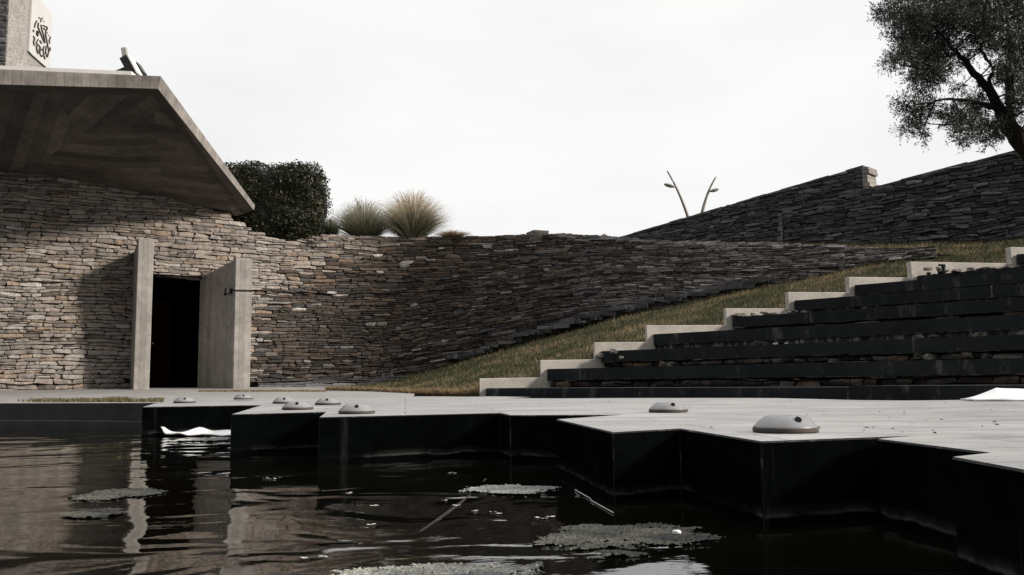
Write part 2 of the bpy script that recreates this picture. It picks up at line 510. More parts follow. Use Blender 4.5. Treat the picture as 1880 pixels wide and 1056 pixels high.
# lawn slope between the steps and the masonry wall
RISE = [(880, 695, 12.6), (992, 661, 12.72), (1090, 629, 13.03), (1185, 598, 13.25), (1330, 567, 13.5), (1441, 538, 13.8), (1550, 511, 14.05), (1663, 483, 14.28), (1849, 455, 14.6)]
PTS = [P(*r) for r in RISE]
def stringer_y(x): return 12.62 + 0.213 * (x + 0.47)
lawn = []
front = [(600, 16.9, 0.36), (680, 16.2, 0.34), (770, 14.6, 0.30), (860, 12.95, 0.31), (878, 12.8, 0.33)]
for q in np.linspace(600, 2050, 90):
    if q < 878:
        d = np.interp(q, [f_[0] for f_ in front], [f_[1] for f_ in front]); z = np.interp(q, [f_[0] for f_ in front], [f_[2] for f_ in front])
        fp = Vector((PX(q, d), d, z))
    else:
        # along the sawtooth: the turf meets the panels a little below their tops
        xs = [p.x for p in PTS] + [11.5]; zs2 = [p.z for p in PTS]
        d = 13.0
        for _ in range(6): d = stringer_y(PX(q, d)) + 0.10
        x = PX(q, d)
        fp = Vector((x, d, float(np.interp(x, xs, [0.33] + [v - 0.03 for v in zs2]))))
    if q < 1800:
        b = wall_pt(s_of(q), z_base(q) - 0.02, -0.35)
    else:
        b = P(q, np.interp(q, [1800, 1880, 2050], [459, 452, 440]), lerp(18.0, 17.6, (q - 1800) / 250))
    lawn.append((fp, b))
NL = 26
def lawn_pt(i, t):
    i0 = min(int(i), len(lawn) - 2); u = i - i0
    a = lawn[i0][0].lerp(lawn[i0+1][0], u); b = lawn[i0][1].lerp(lawn[i0+1][1], u)
    p = a.lerp(b, t)
    p.z += 0.035 * math.sin(p.x * 2.3 + p.y * 1.1) * math.sin(p.y * 1.7) * min(1, 6 * t * (1 - t)) - 0.10 * math.sin(math.pi * t)
    return p
vs, fs = [], []
for i in range(len(lawn)):
    for j in range(NL + 1): vs.append(lawn_pt(i, j / NL))
nv_ = len(vs)
for i in range(len(lawn)): vs.append(vs[i*(NL+1)] - Vector((0, 0, 0.7)))
for i in range(len(lawn) - 1):
    for j in range(NL): fs.append((i*(NL+1)+j, (i+1)*(NL+1)+j, (i+1)*(NL+1)+j+1, i*(NL+1)+j+1))
for i in range(len(lawn) - 1): fs.append((nv_+i, nv_+i+1, (i+1)*(NL+1), i*(NL+1)))
mb = MB(); mb.add(vs, fs)
tag(mb.build('lawn', TURF, smooth=True, fix=False), None, None, kind='structure')
# upper lawn behind the masonry wall, up to and past the slate walls
up = []
for q in np.linspace(560, 1800, 50):
    a = wall_pt(s_of(q), z_top(q) - 0.08, -0.10)
    up.append((a, P(q, np.interp(q, [560, 1100, 1250, 1560, 1800], [446, 449, 449, 446, 441]), np.interp(q, [560, 1130, 1800], [34, 33, 24]))))
for q in (1880, 1980, 2080):
    up.append((P(q, np.interp(q, [1880, 2080], [452, 438]), 17.5), P(q, 437, 24)))
vs, fs = [], []
NU = 10
for a, b in up:
    for j in range(NU + 1):
        p = a.lerp(b, j / NU); vs.append(p)
    c = b + Vector((0, 60, 1.0)); vs.append(c)
K = NU + 2
for i in range(len(up) - 1):
    for j in range(K - 1): fs.append((i*K+j, (i+1)*K+j, (i+1)*K+j+1, i*K+j+1))
mb = MB(); mb.add(vs, fs)
tag(mb.build('upper_lawn', TURF, smooth=True, fix=False), None, None, kind='structure')

# ------------------------------------------------------------------ masonry
def vnoise(x, y, seed=0):
    s_ = 0
    for o, (fx, fy) in enumerate(((1.0, 1.3), (2.3, 1.9), (4.7, 5.1), (9.1, 8.3))):
        s_ += (math.sin(x*fx*2 + seed*1.7 + 1.3*math.sin(y*fy + seed)) * math.cos(y*fy*2 + seed*0.9 + 1.1*math.sin(x*fx))) / (1 + o*0.8)
    return s_
def stones(mb, pt0, s0, s1, zlo, zhi, colour, hc=(0.08, 0.13), ln=(0.2, 0.55), proud=(0.0, 0.05), hole=None, ledge=0.0, tilt=0.0, rnd=random, split_p=None, pick=None, wave=0.022, bat=None, back=-0.07):
    """coursed dry stone on the face pt(s, z, out): real stones, each with its own relief"""
    def pt(s, z, out=0.0): return pt0(s, z + wave * (vnoise(s*0.55, z*0.9, 3) + 0.5*vnoise(s*1.9, z*2.3, 8)), out)
    z = min(zlo(s0 + (s1 - s0) * i / 30) for i in range(31)) - 0.05
    zmax = max(zhi(s0 + (s1 - s0) * i / 30) for i in range(31))
    while z < zmax:
        h = rnd.uniform(*hc)
        s = s0 - rnd.uniform(0, 0.2)
        course_out = rnd.uniform(-0.015, 0.02) + (ledge * rnd.random() ** 6)
        while s < s1:
            L = rnd.uniform(*ln) * (1.5 if rnd.random() < 0.12 else 1)
            a, b = max(s, s0), min(s + L, s1)
            s += L
            if b - a < 0.05: continue
            m = (a + b) / 2
            zt_, zb_ = zhi(m), zlo(m)
            za, zb = z + tilt * (m - s0), z + h + tilt * (m - s0)
            split = rnd.random() < (split_p(m) if split_p else 0.10) and h > 0.07
            for (za_, zb2) in ([(za, za + h * 0.48), (za + h * 0.5, zb)] if split else [(za, zb)]):
                if zb2 < zb_ - 0.25 or za_ > zt_: continue
                ztop = min(zb2, zt_ + rnd.uniform(-0.01, 0.03))
                if ztop - za_ < 0.02: continue
                if hole and hole(m, (za_ + ztop) / 2): continue
                g, ge = rnd.uniform(0.0005, 0.004), rnd.uniform(0.002, 0.012)
                out = rnd.uniform(*proud) + course_out
                nx = 4 if b - a > 0.22 else 3
                c = colour(m, (za_ + ztop) / 2, rnd)
                vs = []
                hh_ = ztop - za_
                tl = rnd.uniform(-0.16, 0.16) * hh_
                sk0, sk1 = rnd.uniform(-0.45, 0.45) * hh_, rnd.uniform(-0.45, 0.45) * hh_
                yaw = rnd.uniform(-0.02, 0.02); pit = rnd.uniform(-0.016, 0.012)
                bt = bat(m) if bat else 0.0
                rows_ = []
                for j in range(nx + 1):
                    q_ = j / nx
                    u = a + ge + (b - a - 2*ge) * (q_ + (rnd.uniform(-.08, .08) if 0 < j < nx else 0))
                    sk = lerp(sk0, sk1, q_) * 0.5
                    jz0, jz1 = rnd.uniform(0, 0.06) * hh_, rnd.uniform(0, 0.07) * hh_
                    if j in (0, nx): jz0 += rnd.uniform(0.0, 0.07) * hh_; jz1 += rnd.uniform(0.0, 0.09) * hh_
                    tz = tl * (q_ - 0.5)
                    zb0, zt0 = za_ + g + jz0 + tz, ztop - g - jz1 + tz
                    zm = lerp(zb0, zt0, rnd.uniform(.35, .65))
                    o = out + yaw * (q_ - .5) * 2 + rnd.uniform(-0.010, 0.010) - (rnd.uniform(0.0, 0.007) if j in (0, nx) else 0)
                    ob, om, ot = bt * (zb0 - za_), bt * (zm - za_), bt * (zt0 - za_)
                    rows_.append((pt(u - sk, zb0, back), pt(u - sk, zb0 + 0.002, o - pit - rnd.uniform(0, .007) + ob), pt(u, zm, o + rnd.uniform(0, .008) + om), pt(u + sk, zt0 - 0.002, o + pit - rnd.uniform(0, .006) + ot), pt(u + sk, zt0, back)))
                for r4 in rows_: vs += r4
                fs = []
                for j in range(nx):
                    A, B = j*5, (j+1)*5
                    fs += [(A+i_, B+i_, B+i_+1, A+i_+1) for i_ in range(4)]
                fs += [(0, 1, 2, 3, 4), tuple(nx*5 + i_ for i_ in (4, 3, 2, 1, 0))]
                (pick(m) if pick else mb).add(vs, fs, c)
        z += h

def backing(mb, pt, s0, s1, zlo, zhi, off, c, n=60, nz=8, hole=None):
    ss = np.linspace(s0, s1, n + 1)
    vs, fs = [], []
    for s in ss:
        for j in range(nz + 1):
            vs.append(pt(s, lerp(zlo(s) - 0.3, zhi(s) - 0.02, j / nz), off))
    for i in range(n):
        for j in range(nz):
            m = (ss[i] + ss[i+1]) / 2; zz = lerp(zlo(m) - 0.3, zhi(m), (j + .5) / nz)
            if hole and hole(m, zz): continue
            fs.append((i*(nz+1)+j, (i+1)*(nz+1)+j, (i+1)*(nz+1)+j+1, i*(nz+1)+j+1))
    mb.add(vs, fs, c)

def jit(c, r, a): 
    k_ = r.uniform(1 - a, 1 + a); return tuple(x * k_ * r.uniform(0.985, 1.015) for x in c)

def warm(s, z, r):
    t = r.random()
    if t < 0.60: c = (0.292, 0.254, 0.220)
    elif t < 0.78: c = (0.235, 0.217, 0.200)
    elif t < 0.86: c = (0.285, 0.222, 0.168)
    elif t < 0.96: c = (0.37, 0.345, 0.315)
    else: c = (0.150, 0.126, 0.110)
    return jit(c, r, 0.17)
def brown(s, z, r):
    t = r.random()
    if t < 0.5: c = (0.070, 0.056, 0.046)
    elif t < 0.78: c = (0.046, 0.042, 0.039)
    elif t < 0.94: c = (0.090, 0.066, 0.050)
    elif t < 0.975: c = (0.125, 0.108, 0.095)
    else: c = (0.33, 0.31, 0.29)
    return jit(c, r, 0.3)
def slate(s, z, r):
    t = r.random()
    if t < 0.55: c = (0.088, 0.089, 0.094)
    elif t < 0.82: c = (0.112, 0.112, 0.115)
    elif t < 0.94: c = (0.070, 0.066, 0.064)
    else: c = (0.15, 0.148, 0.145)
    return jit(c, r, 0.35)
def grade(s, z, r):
    # dark stone takes over past the doorway, painting in the wall's shade as well; the change climbs along the courses to the upper right
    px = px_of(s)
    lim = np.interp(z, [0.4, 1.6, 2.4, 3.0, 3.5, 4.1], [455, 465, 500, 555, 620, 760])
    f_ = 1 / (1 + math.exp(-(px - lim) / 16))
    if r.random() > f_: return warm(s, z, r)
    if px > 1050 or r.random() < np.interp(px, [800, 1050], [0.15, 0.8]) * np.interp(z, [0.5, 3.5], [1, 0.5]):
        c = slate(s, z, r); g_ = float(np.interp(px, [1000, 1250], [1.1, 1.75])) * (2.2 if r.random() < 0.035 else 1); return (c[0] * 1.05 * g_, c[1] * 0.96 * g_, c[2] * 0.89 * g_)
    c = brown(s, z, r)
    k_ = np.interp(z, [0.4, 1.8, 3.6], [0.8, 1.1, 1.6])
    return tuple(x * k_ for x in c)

S_SPLIT = s_of(604)
S_D0, S_D1, Z_DOOR = s_of(255), s_of(408), 2.86
def door_hole(s, z): return S_D0 < s < S_D1 and z < Z_DOOR
fl = lambda s: 0.40
building = thing('stone_building', wall_pt(s_of(300), 0.43), 'low rounded building of warm grey dry stone with doorway and folded concrete roof', 'building')
mb, mb_ret = MB(), MB()
# past the building the courses sweep up with the lawn and step back like strata
def sweep(px): return float(np.interp(px, [800, 1100, 1350, 1600], [0.62, 0.50, 0.16, 0.05])) * max(0.0, z_base(px) - 0.45)
def swept_pt(s, z, out=0.0):
    px = px_of(s); A = sweep(px)
    if A > 0:
        z0_, z1_ = z_base(px) - A, z_top(px)
        z = z + A * (1 - (z - z0_) / max(0.3, z1_ - z0_))
    return wall_pt(s, z, out)
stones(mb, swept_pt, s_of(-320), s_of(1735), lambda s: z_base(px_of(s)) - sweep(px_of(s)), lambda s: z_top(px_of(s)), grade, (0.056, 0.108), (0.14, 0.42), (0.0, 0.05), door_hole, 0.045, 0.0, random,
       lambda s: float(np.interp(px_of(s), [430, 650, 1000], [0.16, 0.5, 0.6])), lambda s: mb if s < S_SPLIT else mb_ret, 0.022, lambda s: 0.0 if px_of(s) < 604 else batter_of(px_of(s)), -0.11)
backing(mb, wall_pt, s_of(-320), S_D0, lambda s: 0.44, lambda s: z_top(px_of(s)), -0.05, (0.03, 0.026, 0.022))
backing(mb, wall_pt, S_D1, S_SPLIT, lambda s: 0.44, lambda s: z_top(px_of(s)), -0.05, (0.02, 0.018, 0.016))
backing(mb, wall_pt, S_D0, S_D1, lambda s: Z_DOOR + 0.29, lambda s: z_top(px_of(s)), -0.05, (0.03, 0.026, 0.022), 16)
mb.build('wall', STONE, building)
# recess behind the doorway
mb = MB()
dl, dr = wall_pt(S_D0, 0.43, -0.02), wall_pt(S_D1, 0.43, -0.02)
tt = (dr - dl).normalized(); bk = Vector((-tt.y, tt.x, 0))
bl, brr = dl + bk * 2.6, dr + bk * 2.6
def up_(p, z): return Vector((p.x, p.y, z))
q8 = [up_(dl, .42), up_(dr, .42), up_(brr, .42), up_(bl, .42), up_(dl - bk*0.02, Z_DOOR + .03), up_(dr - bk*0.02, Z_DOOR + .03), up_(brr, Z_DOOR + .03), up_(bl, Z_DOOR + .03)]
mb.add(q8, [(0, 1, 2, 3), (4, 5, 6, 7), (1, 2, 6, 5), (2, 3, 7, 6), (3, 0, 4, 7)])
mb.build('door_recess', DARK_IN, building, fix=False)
# door in the recess
def door_panel():
    mb = MB()
    c0 = dl + bk * 1.62 + tt * 0.40
    M = Matrix.Translation(c0) @ Matrix.Rotation(math.atan2(tt.y, tt.x), 4, 'Z')
    mb.box((0, 0, 0.0), (0.54, 0.05, 2.02), M)
    for k_ in range(3): mb.box((0.03 + k_*0.165, -0.014, 0.04), (0.17 + k_*0.165, -0.0005, 1.98), M)
    return mb, M
mb, MD = door_panel()
door = mb.build('door', RED, building, bevel=0.004)
mb = MB(); 
mb.tube([MD @ Vector((0.12, -0.0, 1.02)), MD @ Vector((0.12, -0.06, 1.02))], 0.014, 10)
vs = []
mb.tube([MD @ Vector((0.12, -0.055, 1.02)), MD @ Vector((0.12, -0.07, 1.02)), MD @ Vector((0.12, -0.10, 1.02))], [0.02, 0.034, 0.02], 14)
mb.build('handle', BRASS, door, smooth=True)

# concrete fins either side of the doorway
def fin(front, length, width, z1, z1b, name='door_fin', dirn=Vector((-0.69, 0.724, 0))):
    dirn = dirn.normalized(); side = Vector((dirn.y, -dirn.x, 0))      # side points to the right
    side = Vector((0.94, 0.34, 0)).normalized()
    a = Vector((front[0], front[1], 0.38)); b = a + side * width
    c = b + dirn * length; d = a + dirn * length
    bot = [a, b, c, d]
    top = [up_(a, z1), up_(b, z1 + 0.0), up_(c, z1b), up_(d, z1b)]
    mb = MB()
    h = z1 - 0.38
    def quad(p, u0, u1):
        mb.add(p, [(0, 1, 2, 3)], uv=[[(0, u0), (0, u1), (h, u1), (h, u0)]])
    quad([bot[0], bot[1], top[1], top[0]], 0.02, width + 0.02)
    quad([bot[1], bot[2], top[2], top[1]], 0, length)
    quad([bot[2], bot[3], top[3], top[2]], 0, width)
    quad([bot[3], bot[0], top[0], top[3]], 0, length)
    mb.add(top, [(0, 1, 2, 3)], uv=[[(0, 0), (0, width), (length, width), (length, 0)]])
    bm_ = mb.build(name, FIN, building)
    b_ = None
    me = bm_.data
    bmx = bmesh.new(); bmx.from_mesh(me); bmesh.ops.remove_doubles(bmx, verts=bmx.verts, dist=1e-4); bmesh.ops.recalc_face_normals(bmx, faces=bmx.faces); bmx.to_mesh(me); bmx.free()
    bv = bm_.modifiers.new('edge', 'BEVEL'); bv.width = 0.012; bv.segments = 2; bv.limit_method = 'ANGLE'
    return bm_
fL = P(245, 700, 17.75); fR = P(428, 700, 18.35)
fin_l = fin((fL.x, fL.y), 1.35, 0.30, P(262, 437, 17.75).z, P(262, 437, 17.75).z - 0.12, dirn=Vector((-0.455, 0.89, 0)))
fin_r = fin((fR.x, fR.y), 1.75, 0.34, P(445, 475, 18.35).z, P(445, 475, 18.35).z - 0.25)
# cable clamped round the right fin
mb = MB()
zc = P(445, 533, 18.35).z
dirn = Vector((-0.69, 0.724, 0)); sd = Vector((0.94, 0.34, 0)).normalized()
a = Vector((fR.x, fR.y, zc)); 
mb.tube([a + dirn * 0.22 - sd*0.018, a - dirn * 0.018 - sd*0.018, a + sd * 0.350 - dirn * 0.018, a + sd * 0.350 + dirn * 0.1], 0.014, 8)
mb.box((-0.09, -0.05, -0.06), (0.06, 0.03, 0.05), Matrix.Translation(a + dirn * 0.16 - sd * 0.05) @ Matrix.Rotation(0.8, 4, 'Z'))
mb.tube([a + dirn * 0.25 - sd*0.05, a + dirn * 0.33 - sd * 0.07 + Vector((0, 0, -0.07))], 0.03, 8)
tag(mb.build('security_floodlight', CABLE), 'small black floodlight strapped by a cable round the right concrete fin of the doorway', 'floodlight')

# ------------------------------------------------------------------ folded concrete roof
roof = MB()
DC, DL, DT = 15.0, 14.2, 20.4
Lt, Lb = P(-330, 113, DL), P(-330, 146, DL)
Ct, Cb = P(295, 140, DC), P(290, 163, DC)
Tt, Tb = P(468, 377, DT), P(466, 386, DT)
def uvq(vs, o, ud, vd):
    return [((p - o).dot(ud), (p - o).dot(vd)) for p in vs]
def facet(mb, pts, bdir, m=0):
    pts = [Vector(p) for p in pts]
    n = (pts[1] - pts[0]).cross(pts[2] - pts[0]).normalized()
    u = Vector(bdir); u = (u - n * u.dot(n)).normalized(); v = n.cross(u)
    mb.add(pts, [tuple(range(len(pts)))], m=m, uv=[uvq(pts, pts[0], u, v)])
Z = Vector((0, 0, 1))
back_l = Vector((Lt.x, 22.5, Lt.z + 0.2)); back_m = Vector((Ct.x - 1.0, 23.0, Ct.z - 0.3)); back_t = Vector((Tt.x - 0.7, 22.6, Tt.z + 0.1))
facet(roof, [Lb, Cb, Ct, Lt], Z, 0)                        # fascia, boards upright
facet(roof, [Cb, Tb, Tt, Ct], Z, 0)
facet(roof, [Lt, Ct, back_m, back_l], (1, 0, 0), 0)
facet(roof, [Ct, Tt, back_t, back_m], (1, 0, 0), 0)
# edge beam underside then folded soffit
ib = lambda px, py, d: P(px, py, d)
L2, C2, T2 = P(-330, 158, 14.75), P(281, 178, 15.55), P(449, 392, 20.35)
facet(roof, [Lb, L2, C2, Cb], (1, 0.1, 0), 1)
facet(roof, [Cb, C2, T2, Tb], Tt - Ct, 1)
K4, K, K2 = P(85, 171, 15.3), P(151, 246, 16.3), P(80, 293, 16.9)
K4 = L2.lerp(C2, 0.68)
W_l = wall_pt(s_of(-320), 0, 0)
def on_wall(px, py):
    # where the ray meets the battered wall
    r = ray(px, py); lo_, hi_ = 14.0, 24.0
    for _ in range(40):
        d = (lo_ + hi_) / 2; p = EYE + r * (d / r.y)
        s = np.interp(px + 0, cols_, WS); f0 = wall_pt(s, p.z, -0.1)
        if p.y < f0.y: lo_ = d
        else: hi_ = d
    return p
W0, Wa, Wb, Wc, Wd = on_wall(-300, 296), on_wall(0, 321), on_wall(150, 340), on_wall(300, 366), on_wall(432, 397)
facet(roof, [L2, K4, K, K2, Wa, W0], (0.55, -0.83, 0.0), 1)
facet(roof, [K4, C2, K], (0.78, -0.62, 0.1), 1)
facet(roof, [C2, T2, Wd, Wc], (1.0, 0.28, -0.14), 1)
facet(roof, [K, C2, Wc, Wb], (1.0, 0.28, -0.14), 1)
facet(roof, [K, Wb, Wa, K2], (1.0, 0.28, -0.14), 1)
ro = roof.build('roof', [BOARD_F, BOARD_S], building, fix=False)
# pale flashing on the roof edge
mb = MB()
fa, fb = P(-330, 110, DL + 0.22), P(242, 132, DC + 0.15)
for p0, p1 in ((fa, fb),):
    dv = Vector((0, 0.4, 0))
    mb.prism([p0 - Z*0.16, p1 - Z*0.16, p1 + dv - Z*0.16, p0 + dv - Z*0.16], [p0 + Z*0.04, p1 + Z*0.01, p1 + dv, p0 + dv])
fl_o = mb.build('flashing', FLASH, ro, bevel=0.01)

# tilted floodlight on the roof corner
base = P(252, 137, 15.6)
fl_t = thing('roof_floodlight', base, 'dark boxy floodlight tilted back with a grey plate on the roof corner', 'floodlight')
def roofbar(pxa, pxb, w_px, depth, d, mat, name, d2=None):
    a, b = P(*pxa, d), P(*pxb, d2 or d)
    ax = (b - a).normalized(); s_ = ax.cross(Vector((0, 1, 0))).normalized(); y_ = s_.cross(ax)
    ww = w_px * d / F / 2
    mb = MB()
    vs = [a - s_*ww*1.1 - y_*depth/2, a + s_*ww*1.1 - y_*depth/2, a + s_*ww*1.1 + y_*depth/2, a - s_*ww*1.1 + y_*depth/2]
    ve = [b - s_*ww - y_*depth/2, b + s_*ww - y_*depth/2, b + s_*ww + y_*depth/2, b - s_*ww + y_*depth/2]
    mb.prism(vs, ve)
    return mb.build(name, mat, fl_t, bevel=0.006)
roofbar((250, 141), (232, 109), 15, 0.30, 15.6, METAL_D, 'housing')
roofbar((231.5, 110), (228, 89), 9, 0.10, 15.66, METAL_G, 'plate')
roofbar((257.5, 139), (239, 105), 3.0, 0.26, 15.5, FLASH, 'front_glass')
roofbar((263, 137), (252, 119), 8, 0.20, 15.9, METAL_D, 'ballast_box')
roofbar((212, 136), (234, 127), 7, 0.12, 15.75, METAL_D, 'bracket')

# ------------------------------------------------------------------ retaining wall
mb = mb_ret
ret_lo = lambda s: z_base(px_of(s)); ret_hi = lambda s: z_top(px_of(s))
backing(mb, wall_pt, S_SPLIT, s_of(1725), ret_lo, ret_hi, -0.05, (0.012, 0.011, 0.010), 90)
# stone coping strip that gives the crest its depth
for i in range(150):
    s = lerp(S_SPLIT, s_of(1560), i / 150.0) + random.uniform(-.05, .05)
    z = ret_hi(s); L = random.uniform(0.12, 0.3); h = random.uniform(0.02, 0.06)
    vs = []
    for (o, zz) in ((-0.02, z - 0.05), (-0.02, z + h), (-0.55, z + h * 0.6), (-0.55, z - 0.05)):
        vs += [wall_pt(s, zz, o + random.uniform(-.03, .03)), wall_pt(s + L, zz + random.uniform(-.01, .01), o + random.uniform(-.03, .03))]
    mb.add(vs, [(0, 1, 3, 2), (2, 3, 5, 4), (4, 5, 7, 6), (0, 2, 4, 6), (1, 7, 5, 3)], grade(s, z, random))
for _ in range(260):
    px = random.choice([random.uniform(830, 1420), random.uniform(930, 1180)]); s = s_of(px)
    c = wall_pt(s, z_base(px), random.uniform(0.0, 0.14 + 0.30*random.random()*max(0, 1 - abs(px - 1050)/230))); c.z += random.uniform(-0.03, 0.09)
    L, Hh, W_ = random.uniform(0.09, 0.26), random.uniform(0.03, 0.07), random.uniform(0.05, 0.13)
    t_ = wall_pt(s + 0.1, 1, 0) - wall_pt(s, 1, 0)
    M = Matrix.Translation(c) @ Matrix.Rotation(math.atan2(t_.y, t_.x) + random.gauss(0, .12), 4, 'Z') @ Matrix.Rotation(random.gauss(0, .08), 4, 'Y')
    b8 = [M @ Vector((sx*L*random.uniform(.8, 1), sy*W_*random.uniform(.75, 1), sz*Hh*random.uniform(.7, 1))) for sz in (-1, 1) for sx, sy in ((-1, -1), (1, -1), (1, 1), (-1, 1))]
    mb.prism(b8[:4], b8[4:], slate(0, 0, random))
tag(mb.build('retaining_wall', STONE), 'long curved retaining wall of dark brown layered slate behind the sloping lawn', 'retaining wall')
# stone ledge at its foot
mb = MB()
def ledge_pt(s, z, out): return wall_pt(s, zref(px_of(s)), out + 0.28) + Vector((0, 0, z - zref(px_of(s))))
zl = lambda s: float(np.interp(px_of(s), [455, 760], [0.53, 0.62]))
stones(mb, ledge_pt, s_of(466), s_of(800), lambda s: 0.38, zl, slate, (0.07, 0.10), (0.4, 1.1), (0, 0.03))
vs, fs = [], []
for i in range(41):
    s = lerp(s_of(466), s_of(800), i / 40); vs += [wall_pt(s, zl(s), 0.30), wall_pt(s, zl(s) + 0.02, -0.05)]
for i in range(40): fs.append((2*i, 2*i+2, 2*i+3, 2*i+1))
mb.add(vs, fs, (0.075, 0.07, 0.065))
tag(mb.build('stone_ledge', STONE), 'low dark stone ledge along the foot of the curved wall right of the doorway', 'ledge')

# ------------------------------------------------------------------ dark slate walls upper right
def straight(a, b):
    L = (b - a).length; t = (b - a).normalized(); nrm = Vector((t.y, -t.x, 0))
    def pt(s, z, out=0.0): 
        p = a + t * s + nrm * out; return Vector((p.x, p.y, z))
    return pt, L
def slate_wall(name, pa, pb, top_a, top_b, za, zb, thick, label, colour, end_col=None):
    a, b = Vector((pa[0], pa[1], 0)), Vector((pb[0], pb[1], 0))
    pt, L = straight(a, b)
    mb = MB()
    lo_ = lambda s: lerp(za, zb, s / L); hi_ = lambda s: lerp(top_a, top_b, s / L)
    stones(mb, pt, 0, L, lo_, hi_, colour, (0.065, 0.115), (0.2, 0.6), (0, 0.06), tilt=0.025, split_p=lambda m: 0.15, wave=0.03)
    # solid core and coping
    t = (b - a).normalized(); nrm = Vector((t.y, -t.x, 0))
    pts = [pt(0.03, 0, -0.05), pt(L - 0.03, 0, -0.05), pt(L - 0.03, 0, -thick), pt(0.03, 0, -thick)]
    tz = [top_a - 0.02, top_b - 0.02, top_b - 0.02, top_a - 0.02]; bz = [za - 0.6, zb - 0.6, zb - 0.6, za - 0.6]
    mb.prism([up_(p, z) for p, z in zip(pts, bz)], [up_(p, z) for p, z in zip(pts, tz)], (0.02, 0.02, 0.02))
    n = int(L / 0.55)
    for i in range(n):
        s0_, s1_ = L * i / n + 0.004, L * (i + 1) / n - 0.004
        z0_, z1_ = hi_(s0_), hi_(s1_); h = random.uniform(0.05, 0.08)
        v4 = [pt(s0_, z0_, 0.03), pt(s1_, z1_, 0.03), pt(s1_, z1_, -thick - .03), pt(s0_, z0_, -thick - .03)]
        mb.prism(v4, [p + Z * h for p in v4], colour(0, 0, random))
    # end quoins
    for s_end, outdir, c_end in ((0.0, -1, end_col and end_col[0]), (L, 1, end_col and end_col[1])):
        if not c_end: continue
        z = lo_(s_end) - 0.3
        while z < hi_(s_end):
            h = random.uniform(0.10, 0.17)
            d0 = random.uniform(0.10, 0.20)
            x0, x1 = (s_end - 0.02, s_end + d0 * outdir)
            zz = min(z + h - 0.015, hi_(s_end))
            if zz - z > 0.03:
                v4 = [pt(x0, z, 0.05 + random.uniform(0, .02)), pt(x1, z, 0.04 + random.uniform(0, .02)), pt(x1, z, -thick), pt(x0, z, -thick)]
                mb.prism(v4, [up_(p, zz) for p in v4], jit(c_end, random, 0.18))
            z += h
    return tag(mb.build(name, STONE), label, 'stone wall', 'dark slate walls beyond the lawn')
aA, bA = P(1120, 443, 33.5), P(1585, 308, 26.5)
slate_wall('slate_wall', (aA.x, aA.y), (bA.x, bA.y), aA.z, bA.z, aA.z - 0.6, 3.9, 0.62,
           'rear dark slate wall whose sloping top ends in a pale squared pillar end', slate, (None, (0.30, 0.275, 0.25)))  # right end coloured paler to paint in the sunlight on it
aB, bB = P(1438, 391, 26.0), P(2060, 229, 20.5)
slate_wall('slate_wall', (aB.x, aB.y), (bB.x, bB.y), aB.z, bB.z, P(1438, 452, 26.0).z, P(2060, 440, 20.5).z, 0.6,
           'front dark slate wall rising to the right beneath the olive tree', slate, ((0.15, 0.148, 0.145), None))

# low stone block and post on the crest
bx = P(985, 431, 23.0)
mb = MB()
for k_ in range(3):
    mb.box((-0.27 + 0.04*k_, -0.25, k_*0.055), (0.27 - 0.01*k_, 0.25, k_*0.055 + 0.05), Matrix.Translation(bx - Z*0.08) @ Matrix.Rotation(0.2*k_, 4, 'Z'), jit((0.15, 0.13, 0.115), random, 0.2))
tag(mb.build('stone_block', STONE), 'small flat stack of stones on the crest of the retaining wall', 'stone block')
pp = P(1107, 440, 23.5)
sp = thing('path_light', pp - Z*0.2, 'tiny dark spotlight on a short stake behind the wall crest', 'spotlight')
mb = MB(); mb.tube([pp - Z*0.25, pp + Z*0.07], 0.012, 8); mb.build('stake', METAL_D, sp)
mb = MB(); mb.tube([pp + Vector((-.03, -.02, .07)), pp + Vector((.05, .05, .13))], [0.045, 0.05], 12); mb.build('lamp_head', METAL_D, sp)

# ------------------------------------------------------------------ stepped seating
steps = thing('stepped_seating', (PTS[0].x, PTS[0].y, 0.0), 'wide black amphitheatre steps with pale sawtooth concrete end panels', 'steps')
mb = MB()
xs = [p.x for p in PTS]; zs = [p.z for p in PTS]
prof = [(xs[0], 0.1)]
for i in range(9):
    prof.append((xs[i], zs[i]))
    prof.append((xs[i+1] if i < 8 else xs[8] + 3.5, zs[i] + 0.006))
prof.append((xs[8] + 3.5, zs[8] - 1.2))
for i in range(8, 0, -1): prof.append((xs[i] + 0.25, zs[i-1] - 0.35))
prof.append((xs[0] + 0.5, 0.1))
fr = [Vector((x, stringer_y(x), z)) for x, z in prof]
bkp = [p + Vector((0, 0.15, 0)) for p in fr]
mb.prism(fr, bkp)
mb.build('end_panel', PANEL, steps, bevel=0.008)
U = Vector((0.72, -0.69, 0)).normalized(); NB = Vector((-U.y, U.x, 0))       # along the seats / up the flight
LEN = 11.0
ST = [Vector((x + 0.095, stringer_y(x + 0.095) - 0.014, 0)) for x in xs] + [Vector((xs[8] + 1.3, stringer_y(xs[8] + 1.3), 0))]
